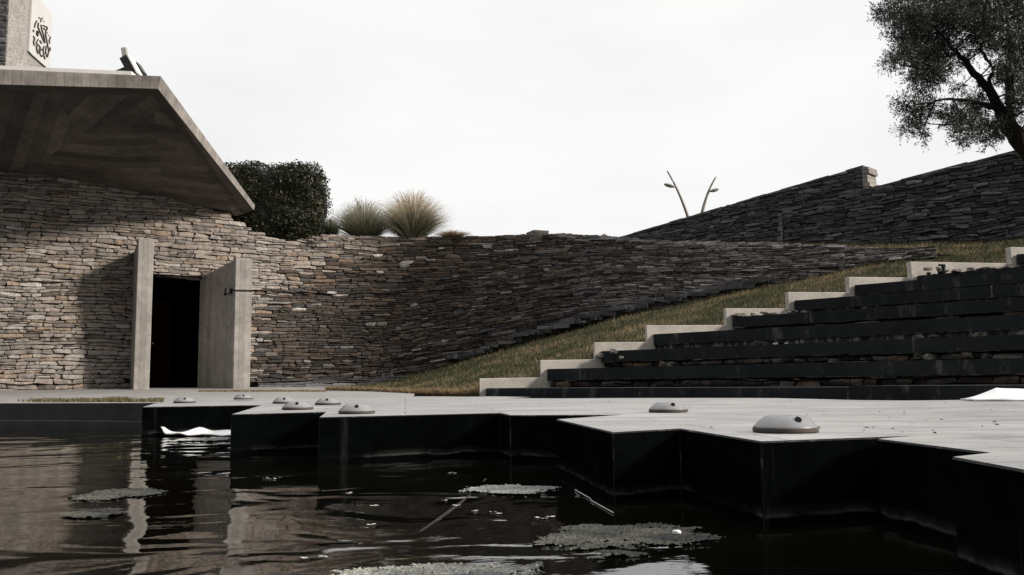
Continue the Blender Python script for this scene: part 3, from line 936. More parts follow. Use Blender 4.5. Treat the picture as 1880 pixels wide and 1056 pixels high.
for i in range(9):
    a, b = ST[i], ST[i+1]
    ztop = zs[i] - (0.235 if i == 7 else 0.135); th = 0.165
    mb = MB()
    cuts = [0.0] + sorted(random.uniform(1.5, LEN - 1) for _ in range(3)) + [LEN]
    for j in range(len(cuts) - 1):
        u0, u1 = cuts[j] + (0.003 if j else 0), cuts[j+1] - 0.003
        dz, do = random.uniform(-0.008, 0.006), random.uniform(-0.012, 0.012)
        f0, f1 = a + U*u0 - NB*do, a + U*u1 - NB*do
        g0, g1 = b + U*(u0 + 0.12) + NB*0.28, b + U*u1 + NB*0.28
        ring = [f0, f1, g1, g0]
        mb.prism([up_(p, ztop - th + dz) for p in ring], [up_(p, ztop + dz) for p in ring])
    mb.build('seat_slab', [SLAB, WORN_LIT_SLAB], steps, bevel=0.008).modifiers['edge'].material = 1
    # recessed riser below the slab: stained concrete on some steps, dry rubble on others
    mb = MB()
    z1 = ztop - th + 0.004; z0 = (zs[i-1] - (0.265 if i == 8 else 0.165)) if i else -0.3
    drip = i in (0, 3, 5, 6)
    n = 60
    vs, fs = [], []
    for j in range(n + 1):
        for kz in range(4):
            p = a + U * (LEN * j / n) + NB * ((0.035 if drip else 0.15) + random.uniform(-0.006, 0.006)); vs.append(up_(p, lerp(z0, z1, kz / 3)))
    for j in range(n):
        for kz in range(3): fs.append((j*4+kz, (j+1)*4+kz, (j+1)*4+kz+1, j*4+kz+1))
    mb.add(vs, fs, (0.012, 0.010, 0.009))
    if drip:
        mb.build('riser', RISER, steps, fix=False)
    else:
        def rpt(s, z, out=0.0, a=a): 
            p = a + U*s - NB*(out - 0.03); return Vector((p.x, p.y, z))
        def rcol(s, z, r):
            t = r.random()
            return jit((0.035, 0.028, 0.023) if t < .52 else (0.10, 0.074, 0.055) if t < .74 else (0.26, 0.235, 0.21) if (s > 1.5 + 2*(i == 4) and i in (2, 4, 7)) else (0.055, 0.046, 0.04), r, 0.4)
        stones(mb, rpt, 0.02, LEN, lambda s: z0 + 0.02, lambda s: z1 - 0.012, rcol, (0.05, 0.085), (0.10, 0.36), (-0.04, 0.05), wave=0.012)
        mb.build('riser', STONE, steps)

def rock(mb, c, r, col_=None, flat=0.6):
    bm = bmesh.new(); bmesh.ops.create_icosphere(bm, subdivisions=2, radius=1)
    sx, sy, sz = r*random.uniform(.8, 1.4), r*random.uniform(.7, 1.1), r*flat*random.uniform(.7, 1.1)
    ph = [random.uniform(0, 6) for _ in range(6)]
    vs = []
    for v in bm.verts:
        q = v.co; n_ = 1 + 0.16*math.sin(3.1*q.x + ph[0]) * math.cos(2.7*q.y + ph[1]) + 0.12*math.sin(5*q.z + ph[2] + 3*q.x)
        q = Vector([math.copysign(abs(t)**0.7, t) for t in q])
        vs.append(c + Vector((q.x*sx, q.y*sy, q.z*sz)) * n_)
    fs = [tuple(v.index for v in f_.verts) for f_ in bm.faces]
    bm.free(); mb.add(vs, fs, col_)
# broken masonry showing in the recesses of a few steps
mb = MB()
for i, (u0, u1, n) in {2: (0.3, 7.5, 30), 5: (0.1, 6, 14), 3: (0.2, 5, 10)}.items():
    for _ in range(n):
        u = random.uniform(u0, u1); z = zs[i] - 0.135 - 0.165 - 0.045
        p = ST[i] + U*u + NB*random.uniform(0.03, 0.10)
        rock(mb, up_(p, z + random.uniform(-.01, .01)), random.uniform(0.035, 0.075), jit(random.choice([(0.10, 0.085, 0.07), (0.05, 0.043, 0.036), (0.17, 0.155, 0.14)]), random, 0.3))
for st_i, us, n in ((2, (0.0, 0.42), 9), (7, (0.05, 0.5), 6)):
    for _ in range(n):
        p = ST[st_i] + U*random.uniform(*us) + NB*random.uniform(-0.01, 0.08)
        rock(mb, up_(p, zs[st_i] - random.uniform(0.12, 0.28)), random.uniform(0.03, 0.06), jit((0.30, 0.27, 0.235), random, 0.25), 0.8)
mb.build('rubble', STONE, steps)['kind'] = 'stuff'
mb = MB(); p = ST[7] + U*0.34 + NB*0.10
mb.box((-0.05, -0.03, 0), (0.05, 0.03, 0.17), Matrix.Translation(up_(p, zs[7] - 0.24)) @ Matrix.Rotation(-0.7, 4, 'Z') @ Matrix.Rotation(0.12, 4, 'Y'))
mb.build('slab_fragment', SLAB, steps, bevel=0.006)
# crumbled pale mortar bed on the top steps
for st_i, us, pxy in ((7, (0.15, 3.5), None), (4, (0.05, 1.2), None)):
    mb = MB()
    for _ in range(46 if st_i == 7 else 14):
        u = random.uniform(*us); p = ST[st_i] + U*u + NB*random.uniform(0.02, 0.25)
        rock(mb, up_(p, zs[st_i] - (0.235 if st_i == 7 else 0.135) + random.uniform(0.0, 0.035)), random.uniform(0.03, 0.08), jit(random.choice([(0.30, 0.275, 0.24), (0.20, 0.17, 0.14), (0.06, 0.05, 0.04)]), random, 0.25), 0.45)
    mb.build('crumbled_mortar', STONE, steps)['kind'] = 'stuff'
# small square light niche in a seat slab
def slab_face(i, px):
    # where the pixel column meets the face of slab i
    r = ray(px, 640); t = ST[i]; 
    # solve EYE + k r on plane through ST[i] with normal NB
    kk = (t - EYE).dot(NB) / Vector((r.x, r.y, 0)).dot(NB) if abs(r.dot(NB)) > 1e-6 else 1
    return EYE + r * kk
c = slab_face(3, 1435); c.z = P(1435, 638, c.y).z
mb = MB()
hw, hh = 0.095, 0.062
M = Matrix.Translation(c - NB*0.045) @ Matrix(((U.x, NB.x, 0, 0), (U.y, NB.y, 0, 0), (0, 0, 1, 0), (0, 0, 0, 1)))
mb.box((-hw, -0.01, -hh), (-hw*0.35, 0.06, hh), M); mb.box((-hw*0.35, -0.01, -hh), (hw, 0.06, -hh*0.45), M); mb.box((hw*0.8, -0.01, -hh*0.45), (hw, 0.06, hh), M)
niche = mb.build('light_niche', WHITE, steps)
mb = MB(); mb.box((-hw*0.34, 0.012, -hh*0.44), (hw*0.79, 0.05, hh), M); mb.build('opening', HOLE, niche)

# ------------------------------------------------------------------ zigzag stone deck
front = [(286, 740.0), (261, 747.5), (480, 743.8), (424, 760.8), (598, 756.4), (585, 766.2), (917, 758.2), (936, 762.3), (1140, 761.6), (1021, 769.9), (1124.7, 793.8),
         (1248.4, 787.0), (1396.5, 810.5), (1664, 800.6), (1608.5, 805.6), (1815, 831.0), (1745, 838.5), (1880, 863)]
pts = [G(x, y, Z_D) for x, y in front]
e = pts[-1]
pts += [Vector((e.x - 0.02, 1.0, Z_D)), Vector((2.4, 0.7, Z_D)), Vector((9.0, 1.2, Z_D))]
# rear edge: parallel to the lowest seat, with its own notches
def rear(u, off): 
    p = ST[0] + U*u - NB*off; return Vector((p.x, p.y, Z_D))
pts += [rear(10.5, 0.30), rear(6.6, 0.30), rear(6.1, 0.75), rear(5.7, 0.72), rear(4.6, 0.16), rear(4.2, 0.14), rear(2.7, 0.55), rear(2.2, 0.9), rear(1.35, 0.95), rear(1.2, 0.35), rear(0.2, 0.02)]
pts += [G(862, 728.5, Z_D), G(770, 727.8, Z_D), G(690, 728.5, Z_D), G(600, 730, Z_D), G(480, 733, Z_D), G(380, 736.5, Z_D)]
poly = [(p.x, p.y) for p in pts]
mb = MB()
ring_t = [Vector((x, y, Z_D)) for x, y in poly]
ring_b = [Vector((x, y, -0.35)) for x, y in poly]
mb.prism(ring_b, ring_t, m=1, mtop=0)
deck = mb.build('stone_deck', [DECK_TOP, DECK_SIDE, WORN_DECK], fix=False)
me = deck.data
bm = bmesh.new(); bm.from_mesh(me)
bmesh.ops.remove_doubles(bm, verts=bm.verts, dist=1e-5)
bmesh.ops.recalc_face_normals(bm, faces=bm.faces)
ed = [e_ for e_ in bm.edges if all(abs(v.co.z - Z_D) < 1e-4 for v in e_.verts)]
bmesh.ops.subdivide_edges(bm, edges=[e_ for e_ in ed], cuts=0)
bm.to_mesh(me); bm.free()
bv = deck.modifiers.new('edge', 'BEVEL'); bv.width = 0.006; bv.segments = 1; bv.limit_method = 'ANGLE'; bv.material = 2
tag(deck, 'zigzag edged deck of grey stone slabs with dark sides standing in the pool', 'deck')

# dome lights on the deck
def make_dome(diam):
    r = diam / 2
    t = thing('deck_dome_light', (0, 0, Z_D), 'x', 'dome light', 'dome lights on the deck')
    mb = MB(); mb.lathe([(r*0.985, 0.001), (r, 0.004), (r, 0.015), (r*0.985, 0.018)], 48, (0, 0, 0)); mb.build('base_ring', RUBBER, t, smooth=False)
    h = r * 0.36
    prof = [(r*0.975, 0.0185)]
    for k_ in range(13):
        a_ = k_ / 12 * 1.15
        prof.append((r*0.975*(1 - 0.47*(k_/12)**1.15), 0.019 + (h)*math.sin(a_)/math.sin(1.15)))
    prof.append((r*0.44, 0.019 + h*1.01)); prof.append((r*0.05, 0.019 + h*1.02))
    mb = MB(); mb.lathe(prof, 56); mb.build('cap', DOME, t, smooth=True)
    for k_ in range(2):
        a_ = math.radians(-75 + 130*k_)
        rr = r*0.735; zz = 0.019 + h*0.70
        nrm = Vector((math.cos(a_)*0.70, math.sin(a_)*0.70, 0.71)).normalized()
        c = Vector((math.cos(a_)*rr, math.sin(a_)*rr, zz))
        q = nrm.to_track_quat('Z', 'Y').to_matrix().to_4x4()
        mb = MB()
        ring = [Matrix.Translation(c) @ q @ Vector((0.0135*math.cos(x_)*diam/.26, 0.0135*math.sin(x_)*diam/.26, zo)) for zo in (-0.012, 0.004) for x_ in [2*math.pi*i/20 for i in range(20)]]
        mb.prism(ring[:20], ring[20:])
        mb.build('slot', HOLE, t)
    return t
def copy_thing(root, loc, rz, label):
    r_ = root.copy(); col.objects.link(r_)
    r_.location = loc; r_.rotation_euler = (0, 0, rz); r_['label'] = label
    for ch in list(root.children):
        c = ch.copy(); col.objects.link(c); c.parent = r_
        c.matrix_parent_inverse = Matrix.Identity(4)
    return r_
DIAM = 0.25
DOMES = [(1457, 796, 0.0, 'largest grey dome light, alone on the nearest corner of the deck'),
         (1232, 758, -0.09, 'grey dome light alone in the middle of the deck in front of the black steps'),
         (650, 760.5, -0.09, 'grey dome light on the protruding deck corner, lowest of the cluster near the doorway'),
         (541, 753, -0.1, 'grey dome light overlapping another dome light just behind it'),
         (518, 741.5, -0.05, 'grey dome light partly hidden behind the dome light in front of it'),
         (598, 744, -0.15, 'grey dome light between the overlapping pair and the protruding deck corner'),
         (442.5, 735.5, 0.05, 'smallest grey dome light, farthest back on the pavement below the right door fin'),
         (333, 740.5, 0.1, 'grey dome light farthest left, on the deck block below the doorway')]
dome0 = make_dome(DIAM)
for i, (px, py, rz, lb) in enumerate(DOMES):
    p = G(px, py, Z_D); p = p + Vector((0, 0.10, 0)); p.z = Z_D + 0.001
    if i == 0:
        dome0.location = p; dome0['label'] = lb
    else:
        if px < 460: p.z = Z_D + (0.012 if px > 400 else 0.001)
        copy_thing(dome0, p, rz, lb)
# children of the first dome: plain local parenting
for ch in dome0.children: ch.matrix_parent_inverse = Matrix.Identity(4)

# crumbs and dead leaves on the deck
mb = MB()
for _ in range(90):
    px, py = random.uniform(600, 1880), random.uniform(733, 800)
    p = G(px, py, Z_D + 0.004)
    if p.y > 8.5 or p.y < 3.2 or (px < 1200 and py > 752): continue
    a_ = random.uniform(0, 6.3); s_ = random.uniform(0.004, 0.013)
    ux, uy = math.cos(a_)*s_, math.sin(a_)*s_
    mb.add([p + Vector((ux, uy, 0)), p + Vector((-uy*.5, ux*.5, random.uniform(.001, .008))), p + Vector((-ux, -uy, 0.001)), p + Vector((uy*.5, -ux*.5, random.uniform(.001, .006)))], [(0, 1, 2, 3)], jit((0.03, 0.022, 0.015), random, 0.5))
tag(mb.build('leaf_litter', BLADE, fix=False), 'scattered dark leaf crumbs on the grey deck slabs', 'leaf litter', kind='stuff')

# ------------------------------------------------------------------ loose white sheets
def sheet(name, pts, thick, label, cat, mat=WHITE, folds=0.02):
    n = len(pts); 
    mb = MB()
    mb.prism([p - Z*thick for p in pts], pts)
    o = mb.build(name, mat)
    return tag(o, label, cat)
# crumpled sheet floating beside the deck block
def cloth(name, P0, ux, uy, L, W, hfun, label, cat, nx=40, ny=10, th=0.012):
    mb = MB(); top, bot = [], []
    for i in range(nx + 1):
        for j in range(ny + 1):
            u, v = i/nx, j/ny
            dv = 0.12*math.sin(7*u)*(v-.5)
            p = P0 + ux*(u*L) + uy*((v - 0.5 + dv)*W*(0.55 + 0.45*math.sin(math.pi*min(1, u*1.6+.1)) if u < .5 else 1))
            h = hfun(u, v)
            top.append(p + Z*(h + th)); bot.append(p + Z*h)
    k_ = ny + 1; N_ = len(top); fs = []
    for i in range(nx):
        for j in range(ny):
            a = i*k_+j
            fs.append((a, a+k_, a+k_+1, a+1)); fs.append((N_+a, N_+a+1, N_+a+k_+1, N_+a+k_))
    for i in range(nx):
        a = i*k_; fs.append((a, N_+a, N_+a+k_, a+k_)); a = i*k_+ny; fs.append((a, a+k_, N_+a+k_, N_+a))
    for j in range(ny):
        fs.append((j, j+1, N_+j+1, N_+j)); a = nx*k_+j; fs.append((a, N_+a, N_+a+1, a+1))
    mb.add(top + bot, fs)
    return tag(mb.build(name, WHITE, smooth=True), label, cat)
w0, w1 = G(310, 799, 0.0), G(430, 800.5, 0.0)
ux = (w1 - w0).normalized(); uy = Vector((-ux.y, ux.x, 0))
cloth('white_sheet', w0, ux, uy, (w1 - w0).length + 0.3, 0.34,
      lambda u, v: 0.004 + 0.075*math.exp(-(u/0.05)**2) + 0.028*math.exp(-((u-.27)/.06)**2)*(0.5+v) + 0.012*abs(math.sin(9*u + 3*v)) + 0.02*v,
      'crumpled white plastic sheet floating on the water between two deck blocks', 'sheet')
p0 = G(1790, 737.0, Z_D) + Vector((0, 0.12, 0)); p1 = p0 + Vector((1.25, -0.12, 0))
ux = (p1 - p0).normalized(); uy = Vector((-ux.y, ux.x, 0))
cloth('white_sheet', p0 + Z*0.003, ux, uy, 1.2, 0.42,
      lambda u, v: max(0.0, min(1.0, ((u + .01)/.21)**1.2) if u < .2 else 1 - 0.75*(u - .2)) * 0.092 * (1 - abs(2*v - 1)**1.2) + 0.004*abs(math.sin(13*u + 6*v)),
      'creased white sheet lying on the deck at the right edge against the black steps', 'sheet')

# ------------------------------------------------------------------ things on the water
def scum(px0, px1, py0, py1, seed, label, dens=0.0, cell=None, base=(0.12, 0.122, 0.10), mat=None):
    ct = G((px0+px1)/2, (py0+py1)/2, 0.0)
    x0, x1 = G(px0, (py0+py1)/2, 0).x, G(px1, (py0+py1)/2, 0).x
    y0, y1 = G((px0+px1)/2, py1, 0).y, G((px0+px1)/2, py0, 0).y
    hx, hy = (x1-x0)/2*1.08, (y1-y0)/2*1.08
    cell = cell or max(0.006, ct.y*0.0026)
    rnd = random.Random(seed)
    mb = MB()
    nx, ny = int(2*hx/cell), int(2*hy/cell)
    hgt = [[0.0055 + rnd.uniform(-0.5, 0.5)*0.0052 + 0.0026*vnoise(i*0.10, j*0.30, seed + 3) for j in range(ny + 1)] for i in range(nx + 1)]
    vid, vs, fs = {}, [], []
    def V_(i, j):
        if (i, j) not in vid:
            vid[i, j] = len(vs)
            vs.append((ct.x - hx + (i + rnd.uniform(-.3, .3))*cell, ct.y - hy + (j + rnd.uniform(-.3, .3))*cell, max(0.0015, hgt[i][j])))
        return vid[i, j]
    for i in range(nx):
        for j in range(ny):
            x = -hx + (i+.5)*cell; y = -hy + (j+.5)*cell
            rr = (x/hx)**2 + (y/hy)**2
            f_ = 0.58 - rr + 0.36*vnoise(x*2.2, y*4.2, seed) + 0.20*vnoise(x*8, y*14, seed + 1) + dens
            if f_ < 0 or rnd.random() > 0.74 + f_*1.2: continue
            q4 = [V_(i, j), V_(i+1, j), V_(i+1, j+1), V_(i, j+1)]
            mb.add([], [], None); fs.append((q4[0], q4[1], q4[2])); fs.append((q4[0], q4[2], q4[3]))
    for f in fs:
        mb.f.append(f); p_ = vs[f[0]]; k_ = 0.8 + 0.6*vnoise(p_[0]*4, p_[1]*7, seed + 2) - 0.65*(p_[0] - ct.x)/hx; mb.c.append(jit(tuple(max(0.008, b_*k_) for b_ in base), rnd, 0.65)); mb.m.append(0); mb.uv.append(None)  # paler leftwards: the sky's reflection painted into the colour
    mb.v = vs
    return tag(mb.build('algae_patch', ALGAE if base[0] > 0.1 else ALGAE_G, fix=False), label, 'algae', 'algae patches on the pool')
scum(845, 1030, 890, 911, 3, 'narrow pale algae patch floating in the middle below the dark deck side')
scum(985, 1325, 962, 1022, 5, 'largest greenish algae patch with a small white pebble on it', base=(0.030, 0.030, 0.023))
scum(620, 985, 1032, 1075, 9, 'pale algae patch along the bottom edge of the picture', 0.1)
scum(140, 298, 898, 922, 12, 'thin green algae patch crossing the reflection of the left door fin', base=(0.034, 0.034, 0.027))
scum(130, 235, 934, 952, 15, 'small green algae patch, nearest of the two at the left', base=(0.034, 0.034, 0.027))
scum(320, 420, 803, 812, 18, 'faint algae streak beside the floating white sheet', base=(0.2, 0.2, 0.18))
# rusty pipe half sunk across the pool, thin pale rod, pebble, flecks
a, b = G(892, 879, 0.0), G(696, 1034, 0.0)
mb = MB(); mb.tube([a.lerp(b, t) + Vector((0.02*math.sin(4*t), 0, -0.0138 - 0.002*math.sin(9*t))) for t in np.linspace(0, 1, 14)], 0.0155, 10)
tag(mb.build('rusty_pipe', RUST, smooth=True), 'thin rusty pipe lying diagonally in the dark water', 'pipe')
a, b = G(1056, 901, 0.0), G(1126, 944, 0.0)
mb = MB(); mb.tube([a + Z*0.004, a.lerp(b, .45) + Z*0.006, a.lerp(b, .5) + Vector((-.006, 0, .004)), b + Z*0.005], 0.0022, 8)
tag(mb.build('thin_rod', METAL_G), 'thin pale rod floating beside the nearest deck block', 'rod')
mb = MB(); rock(mb, G(1243, 977, 0.012), 0.011, None, 0.7)
tag(mb.build('white_pebble', WHITE, smooth=True), 'small white pebble on the large greenish algae patch', 'pebble')
mb = MB()
rf = random.Random(4)
for px, py in [(487, 878), (507, 878), (497, 880), (830, 868), (682, 963), (918, 943), (870, 938), (905, 940), (640, 905), (688, 928), (815, 918), (838, 928), (595, 1022), (560, 1024), (1015, 983), (985, 950), (1000, 952), (1010, 949)]:
    for _ in range(5):
        c = G(px + rf.uniform(-6, 6), py + rf.uniform(-1, 1), 0.003); r_ = rf.uniform(0.002, 0.006)
        vs = [c + Vector((r_*1.6*math.cos(t_), r_*math.sin(t_), rf.uniform(0, .0015))) for t_ in (0, 1.1, 2.2, 3.3, 4.4, 5.5)]
        mb.add(vs, [(0, 1, 2, 3, 4, 5)], (0.5, 0.48, 0.44))
tag(mb.build('floating_flecks', ALGAE, fix=False), 'tiny pale flecks drifting on the dark water', 'flecks', kind='stuff')

# ------------------------------------------------------------------ grass blades
def blades(mb, pts, hs, cols, wd=0.010, lean=0.5):
    for p, h, c in zip(pts, hs, cols):
        a_ = random.uniform(0, 6.283); l = random.uniform(0.1, lean) * h; b_ = random.uniform(0, 6.283)
        s_ = Vector((math.cos(a_)*wd, math.sin(a_)*wd, 0)); d_ = Vector((math.cos(b_)*l, math.sin(b_)*l, h))
        mb.add([p - s_, p + s_, p + d_*0.6 + s_*0.5 + Vector((0,0,h*.08)), p + d_], [(0, 1, 2), (0, 2, 3)], c)
def turf_col(p, r=random):
    n_ = vnoise(p.x*0.7, p.y*0.8, 2) + 0.9*vnoise(p.x*2.3, p.y*2.6, 5)
    t = r.random()*0.9 + n_*0.42 + 0.55*max(0.0, vnoise(p.x*1.1 + 3, p.y*1.4, 9) - 0.75)
    if t < 0.42: c = (0.040, 0.047, 0.021)
    elif t < 0.74: c = (0.080, 0.076, 0.038)
    elif t < 1.02: c = (0.155, 0.128, 0.074)
    else: c = (0.26, 0.195, 0.115)
    return jit(c, r, 0.3)
mb = MB(); pp_, hh_, cc_ = [], [], []
for _ in range(52000):
    i = random.uniform(0, len(lawn) - 1.01); t = random.random() ** 0.9
    p = lawn_pt(i, t)
    pp_.append(p - Z*0.01); hh_.append(random.uniform(0.035, 0.10) * (1.5 if random.random() < 0.05 else 1)); cc_.append(turf_col(p))
blades(mb, pp_, hh_, cc_, 0.007, 0.9)
# dry thatch along the foot, next to the deck
pp_, hh_, cc_ = [], [], []
for _ in range(5000):
    i = random.uniform(0, 18); t = random.random()**2 * 0.12
    p = lawn_pt(i, t); pp_.append(p - Z*0.01); hh_.append(random.uniform(0.04, 0.11)); cc_.append(jit((0.22, 0.16, 0.09), random, 0.4))
blades(mb, pp_, hh_, cc_, 0.008, 1.2)
# upper strip behind the masonry wall
pp_, hh_, cc_ = [], [], []
for _ in range(16000):
    q = random.uniform(1100, 2080); t = random.random()
    i = np.interp(q, np.concatenate([np.linspace(560, 1800, 50), [1880, 1980, 2080]]), np.arange(len(up)))
    i0 = min(int(i), len(up) - 2); u_ = i - i0
    p = up[i0][0].lerp(up[i0+1][0], u_).lerp(up[i0][1].lerp(up[i0+1][1], u_), t)
    pp_.append(p - Z*0.01); hh_.append(random.uniform(0.04, 0.12)); cc_.append(turf_col(p))
blades(mb, pp_, hh_, cc_, 0.010, 0.9)
tag(mb.build('grass', BLADE, fix=False), 'short patchy green and straw grass on the sloping lawn', 'grass', kind='stuff')
# grass strip along the pool edge and tufts in the pavement joints
mb = MB(); pp_, hh_, cc_ = [], [], []
for _ in range(6500):
    px = random.uniform(5, 300); py = random.uniform(733.5, 738.5)
    dens = 0.5 + 0.5*vnoise(px*0.03, 3, 4)
    if random.random() > 0.35 + dens*0.5 or px < 30 + random.random()*40: continue
    p = G(px, py, Z_D + 0.012)
    pp_.append(p); hh_.append(random.uniform(0.012, 0.042) * (1.4 if 190 < px < 235 else 1)); cc_.append(jit(random.choice([(0.055, 0.062, 0.028), (0.10, 0.09, 0.045), (0.19, 0.15, 0.08)]), random, 0.3))
for _ in range(2600):
    px = random.uniform(365, 600); py = 717.5 + random.uniform(-0.7, 0.9)
    d = lerp(16.5, 15.5, (py - 717) / 2); z = P(px, py, d).z
    pp_.append(Vector((PX(px, d), d, z - 0.01))); hh_.append(random.uniform(0.01, 0.035)); cc_.append(jit((0.20, 0.145, 0.08), random, 0.35))
blades(mb, pp_, hh_, cc_, 0.007, 1.0)
tag(mb.build('joint_grass', BLADE, fix=False), 'thin grass strip growing along the pavement edge by the water', 'grass', kind='stuff')

# ------------------------------------------------------------------ hedge and tussocks
def leaf(mb, p, n, s, c, asp=0.45):
    n = n.normalized(); a_ = n.orthogonal().normalized()
    a_ = Matrix.Rotation(random.uniform(0, 6.283), 3, n) @ a_; b_ = n.cross(a_)
    mb.add([p - a_*s, p + b_*s*asp + n*s*.15, p + a_*s, p - b_*s*asp + n*s*.15], [(0, 1, 2, 3)], c)
h0, h1 = P(405, 440, 22.2), P(598, 440, 22.0)
hz0, hz1 = P(580, 456, 21.6).z, P(500, 310, 22.0).z
hedge = thing('clipped_hedge', ((h0.x+h1.x)/2, 22.2, hz0), 'dense dark green clipped hedge on the wall beside the roof tip', 'hedge')
hc = Vector(((h0.x+h1.x)/2, 21.95, (hz0+hz1)/2 - 0.08)); hr = Vector(((h1.x-h0.x)/2*1.04, 1.0, (hz1-hz0)/2*1.10))
def sq_pt(d, e_=6.5):
    m = (abs(d.x)**e_ + abs(d.y)**e_ + abs(d.z)**e_) ** (1/e_); return d / m
core = MB()
bm = bmesh.new(); bmesh.ops.create_icosphere(bm, subdivisions=4, radius=1)
vs = []
for v in bm.verts:
    q = sq_pt(v.co); b_ = 0.86 + 0.05*vnoise(q.x*2, q.z*2 + q.y, 3)
    vs.append(hc + Vector((q.x*hr.x, q.y*hr.y, q.z*hr.z)) * 1.0 + (Vector((q.x*hr.x, q.y*hr.y, q.z*hr.z)) * (b_ - 1)))
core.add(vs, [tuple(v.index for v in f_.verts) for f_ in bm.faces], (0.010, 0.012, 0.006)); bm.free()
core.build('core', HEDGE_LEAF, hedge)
mb = MB()
for _ in range(17000):
    d = Vector((random.gauss(0, 1), random.gauss(0, 1), random.gauss(0, 1))).normalized()
    d = Vector((math.copysign(abs(d.x)**0.75, d.x), d.y, math.copysign(abs(d.z)**0.75, d.z)))
    q = sq_pt(d)
    if q.y > 0.5: q.y = -q.y
    bulge = 0.90 + 0.09*vnoise(q.x*2.5, q.z*2.5 + q.y*2, 7)*0.6 + random.uniform(-0.05, 0.08)
    if random.random() < 0.008: bulge += random.uniform(.04, .10)
    p = hc + Vector((q.x*hr.x, q.y*hr.y, q.z*hr.z)) * bulge
    n = Vector((d.x/hr.x, d.y/hr.y, d.z/hr.z)).normalized() + Vector((random.gauss(0, .6), random.gauss(0, .6), random.gauss(0, .6) + .25))
    t = random.random()
    c = (0.015, 0.019, 0.008) if t < 0.62 else (0.026, 0.030, 0.013) if t < 0.88 else (0.08, 0.055, 0.027)
    leaf(mb, p, n, random.uniform(0.028, 0.055), jit(c, random, 0.3))
mb.build('foliage', HEDGE_LEAF, hedge, fix=False)

def tussock(px, py_base, d, wpx, hpx, n, green, straw, label, seed):
    r = random.Random(seed)
    b = P(px, py_base, d); sc = d / F
    root = thing('tussock_grass', b, label, 'ornamental grass', 'ornamental grasses on the wall crest')
    for nm, frac, colset, hk in (('blades', 0.5, green, 0.72), ('dry_blades', 0.5, straw, 1.0)):
        mb = MB()
        for _ in range(int(n*frac*1.9)):
            a_ = r.uniform(0, 6.283); rad = (wpx*sc/2) * 1.12 * r.uniform(0.02, 1.0)**0.6
            H = hpx*sc*hk*r.uniform(0.6, 1.05)*(1 - 0.34*(rad/(wpx*sc/2))**2)
            o = b + Vector((math.cos(a_), math.sin(a_), 0)) * r.uniform(0, 0.12)
            dr_ = Vector((math.cos(a_), math.sin(a_), 0)); wv = Vector((-dr_.y, dr_.x, 0)) * r.uniform(0.005, 0.010)
            if r.random() < 0.6: wv = Vector((abs(wv.length), 0, 0))
            droop = r.uniform(0.25, 1.15)
            pts_ = []
            for k_ in range(6):
                t = k_/5
                pts_.append(o + dr_*rad*(t**1.15) + Z*(H*(t*(1 + droop) - droop*t**2.6)))
            c = jit(r.choice(colset), r, 0.3)
            vs = []
            for k_, p in enumerate(pts_):
                ww = wv*(1 - k_/5.0*0.8); vs += [p - ww, p + ww]
            mb.add(vs, [(2*k_, 2*k_+1, 2*k_+3, 2*k_+2) for k_ in range(5)], c)
        mb.build(nm, BLADE, root, fix=False)
    return root
GR = [(0.15, 0.165, 0.11), (0.26, 0.26, 0.19), (0.08, 0.09, 0.058)]
SW = [(0.66, 0.57, 0.45), (0.55, 0.47, 0.36), (0.40, 0.35, 0.25)]
tussock(668, 449, 22.3, 134, 84, 1500, GR, [(0.32, 0.31, 0.23), (0.42, 0.38, 0.30)], 'green tussock grass between the hedge and the taller straw tussock', 1)
tussock(757, 449, 22.3, 142, 100, 2000, GR, SW, 'largest tussock grass with a pale straw plume top', 2)
tussock(606, 440, 23.0, 44, 44, 420, GR, [(0.12, 0.12, 0.07)], 'small green tussock grass against the right side of the hedge', 3)
tussock(832, 440, 22.4, 76, 17, 500, [(0.32, 0.24, 0.16)], [(0.45, 0.34, 0.24)], 'low flattened tuft of dry straw grass right of the tallest tussock', 4)

# ------------------------------------------------------------------ olive tree
tree = thing('olive_tree', P(2010, 438, 18.6), 'spreading dark olive tree with crooked trunk above the slate wall', 'tree')
TD = 18.6
def T(px, py, dd=0.0): return P(px, py, TD + dd)
limbs = [([(2010, 445, 0), (1960, 370, 0), (1905, 300, 0), (1868, 252, 0), (1846, 222, -.05)], [0.30, 0.25, 0.215, 0.19, 0.16]),
         ([(1846, 222, 0), (1826, 180, -.1), (1803, 150, -.2), (1778, 119, -.2), (1758, 99, -.3), (1735, 70, -.3), (1700, 40, -.4)], [0.14, 0.105, 0.085, 0.065, 0.045, 0.03, 0.015]),
         ([(1850, 225, 0), (1856, 190, .2), (1850, 150, .3), (1858, 90, .5), (1840, 20, .6), (1850, -60, .6)], [0.12, 0.10, 0.08, 0.06, 0.04, 0.02]),
         ([(1840, 205, 0), (1808, 193, -.3), (1770, 184, -.6), (1731, 182, -.8), (1700, 190, -.9), (1670, 205, -1)], [0.07, 0.05, 0.035, 0.024, 0.016, 0.01]),
         ([(1860, 240, 0), (1820, 232, .4), (1770, 228, .7), (1725, 230, .9), (1690, 225, 1.)], [0.05, 0.035, 0.022, 0.014, 0.008]),
         ([(1813, 163, -.2), (1825, 128, .1), (1800, 90, .2), (1805, 40, .3), (1780, -30, .3)], [0.05, 0.04, 0.03, 0.022, 0.012]),
         ([(1905, 300, 0), (1930, 230, .3), (1945, 150, .5), (1960, 60, .6), (1990, -40, .7)], [0.16, 0.13, 0.1, 0.07, 0.04]),
         ([(1758, 99, -.3), (1720, 110, -.5), (1690, 125, -.6), (1650, 120, -.8)], [0.035, 0.025, 0.016, 0.008])]
mb = MB()
nodes = []
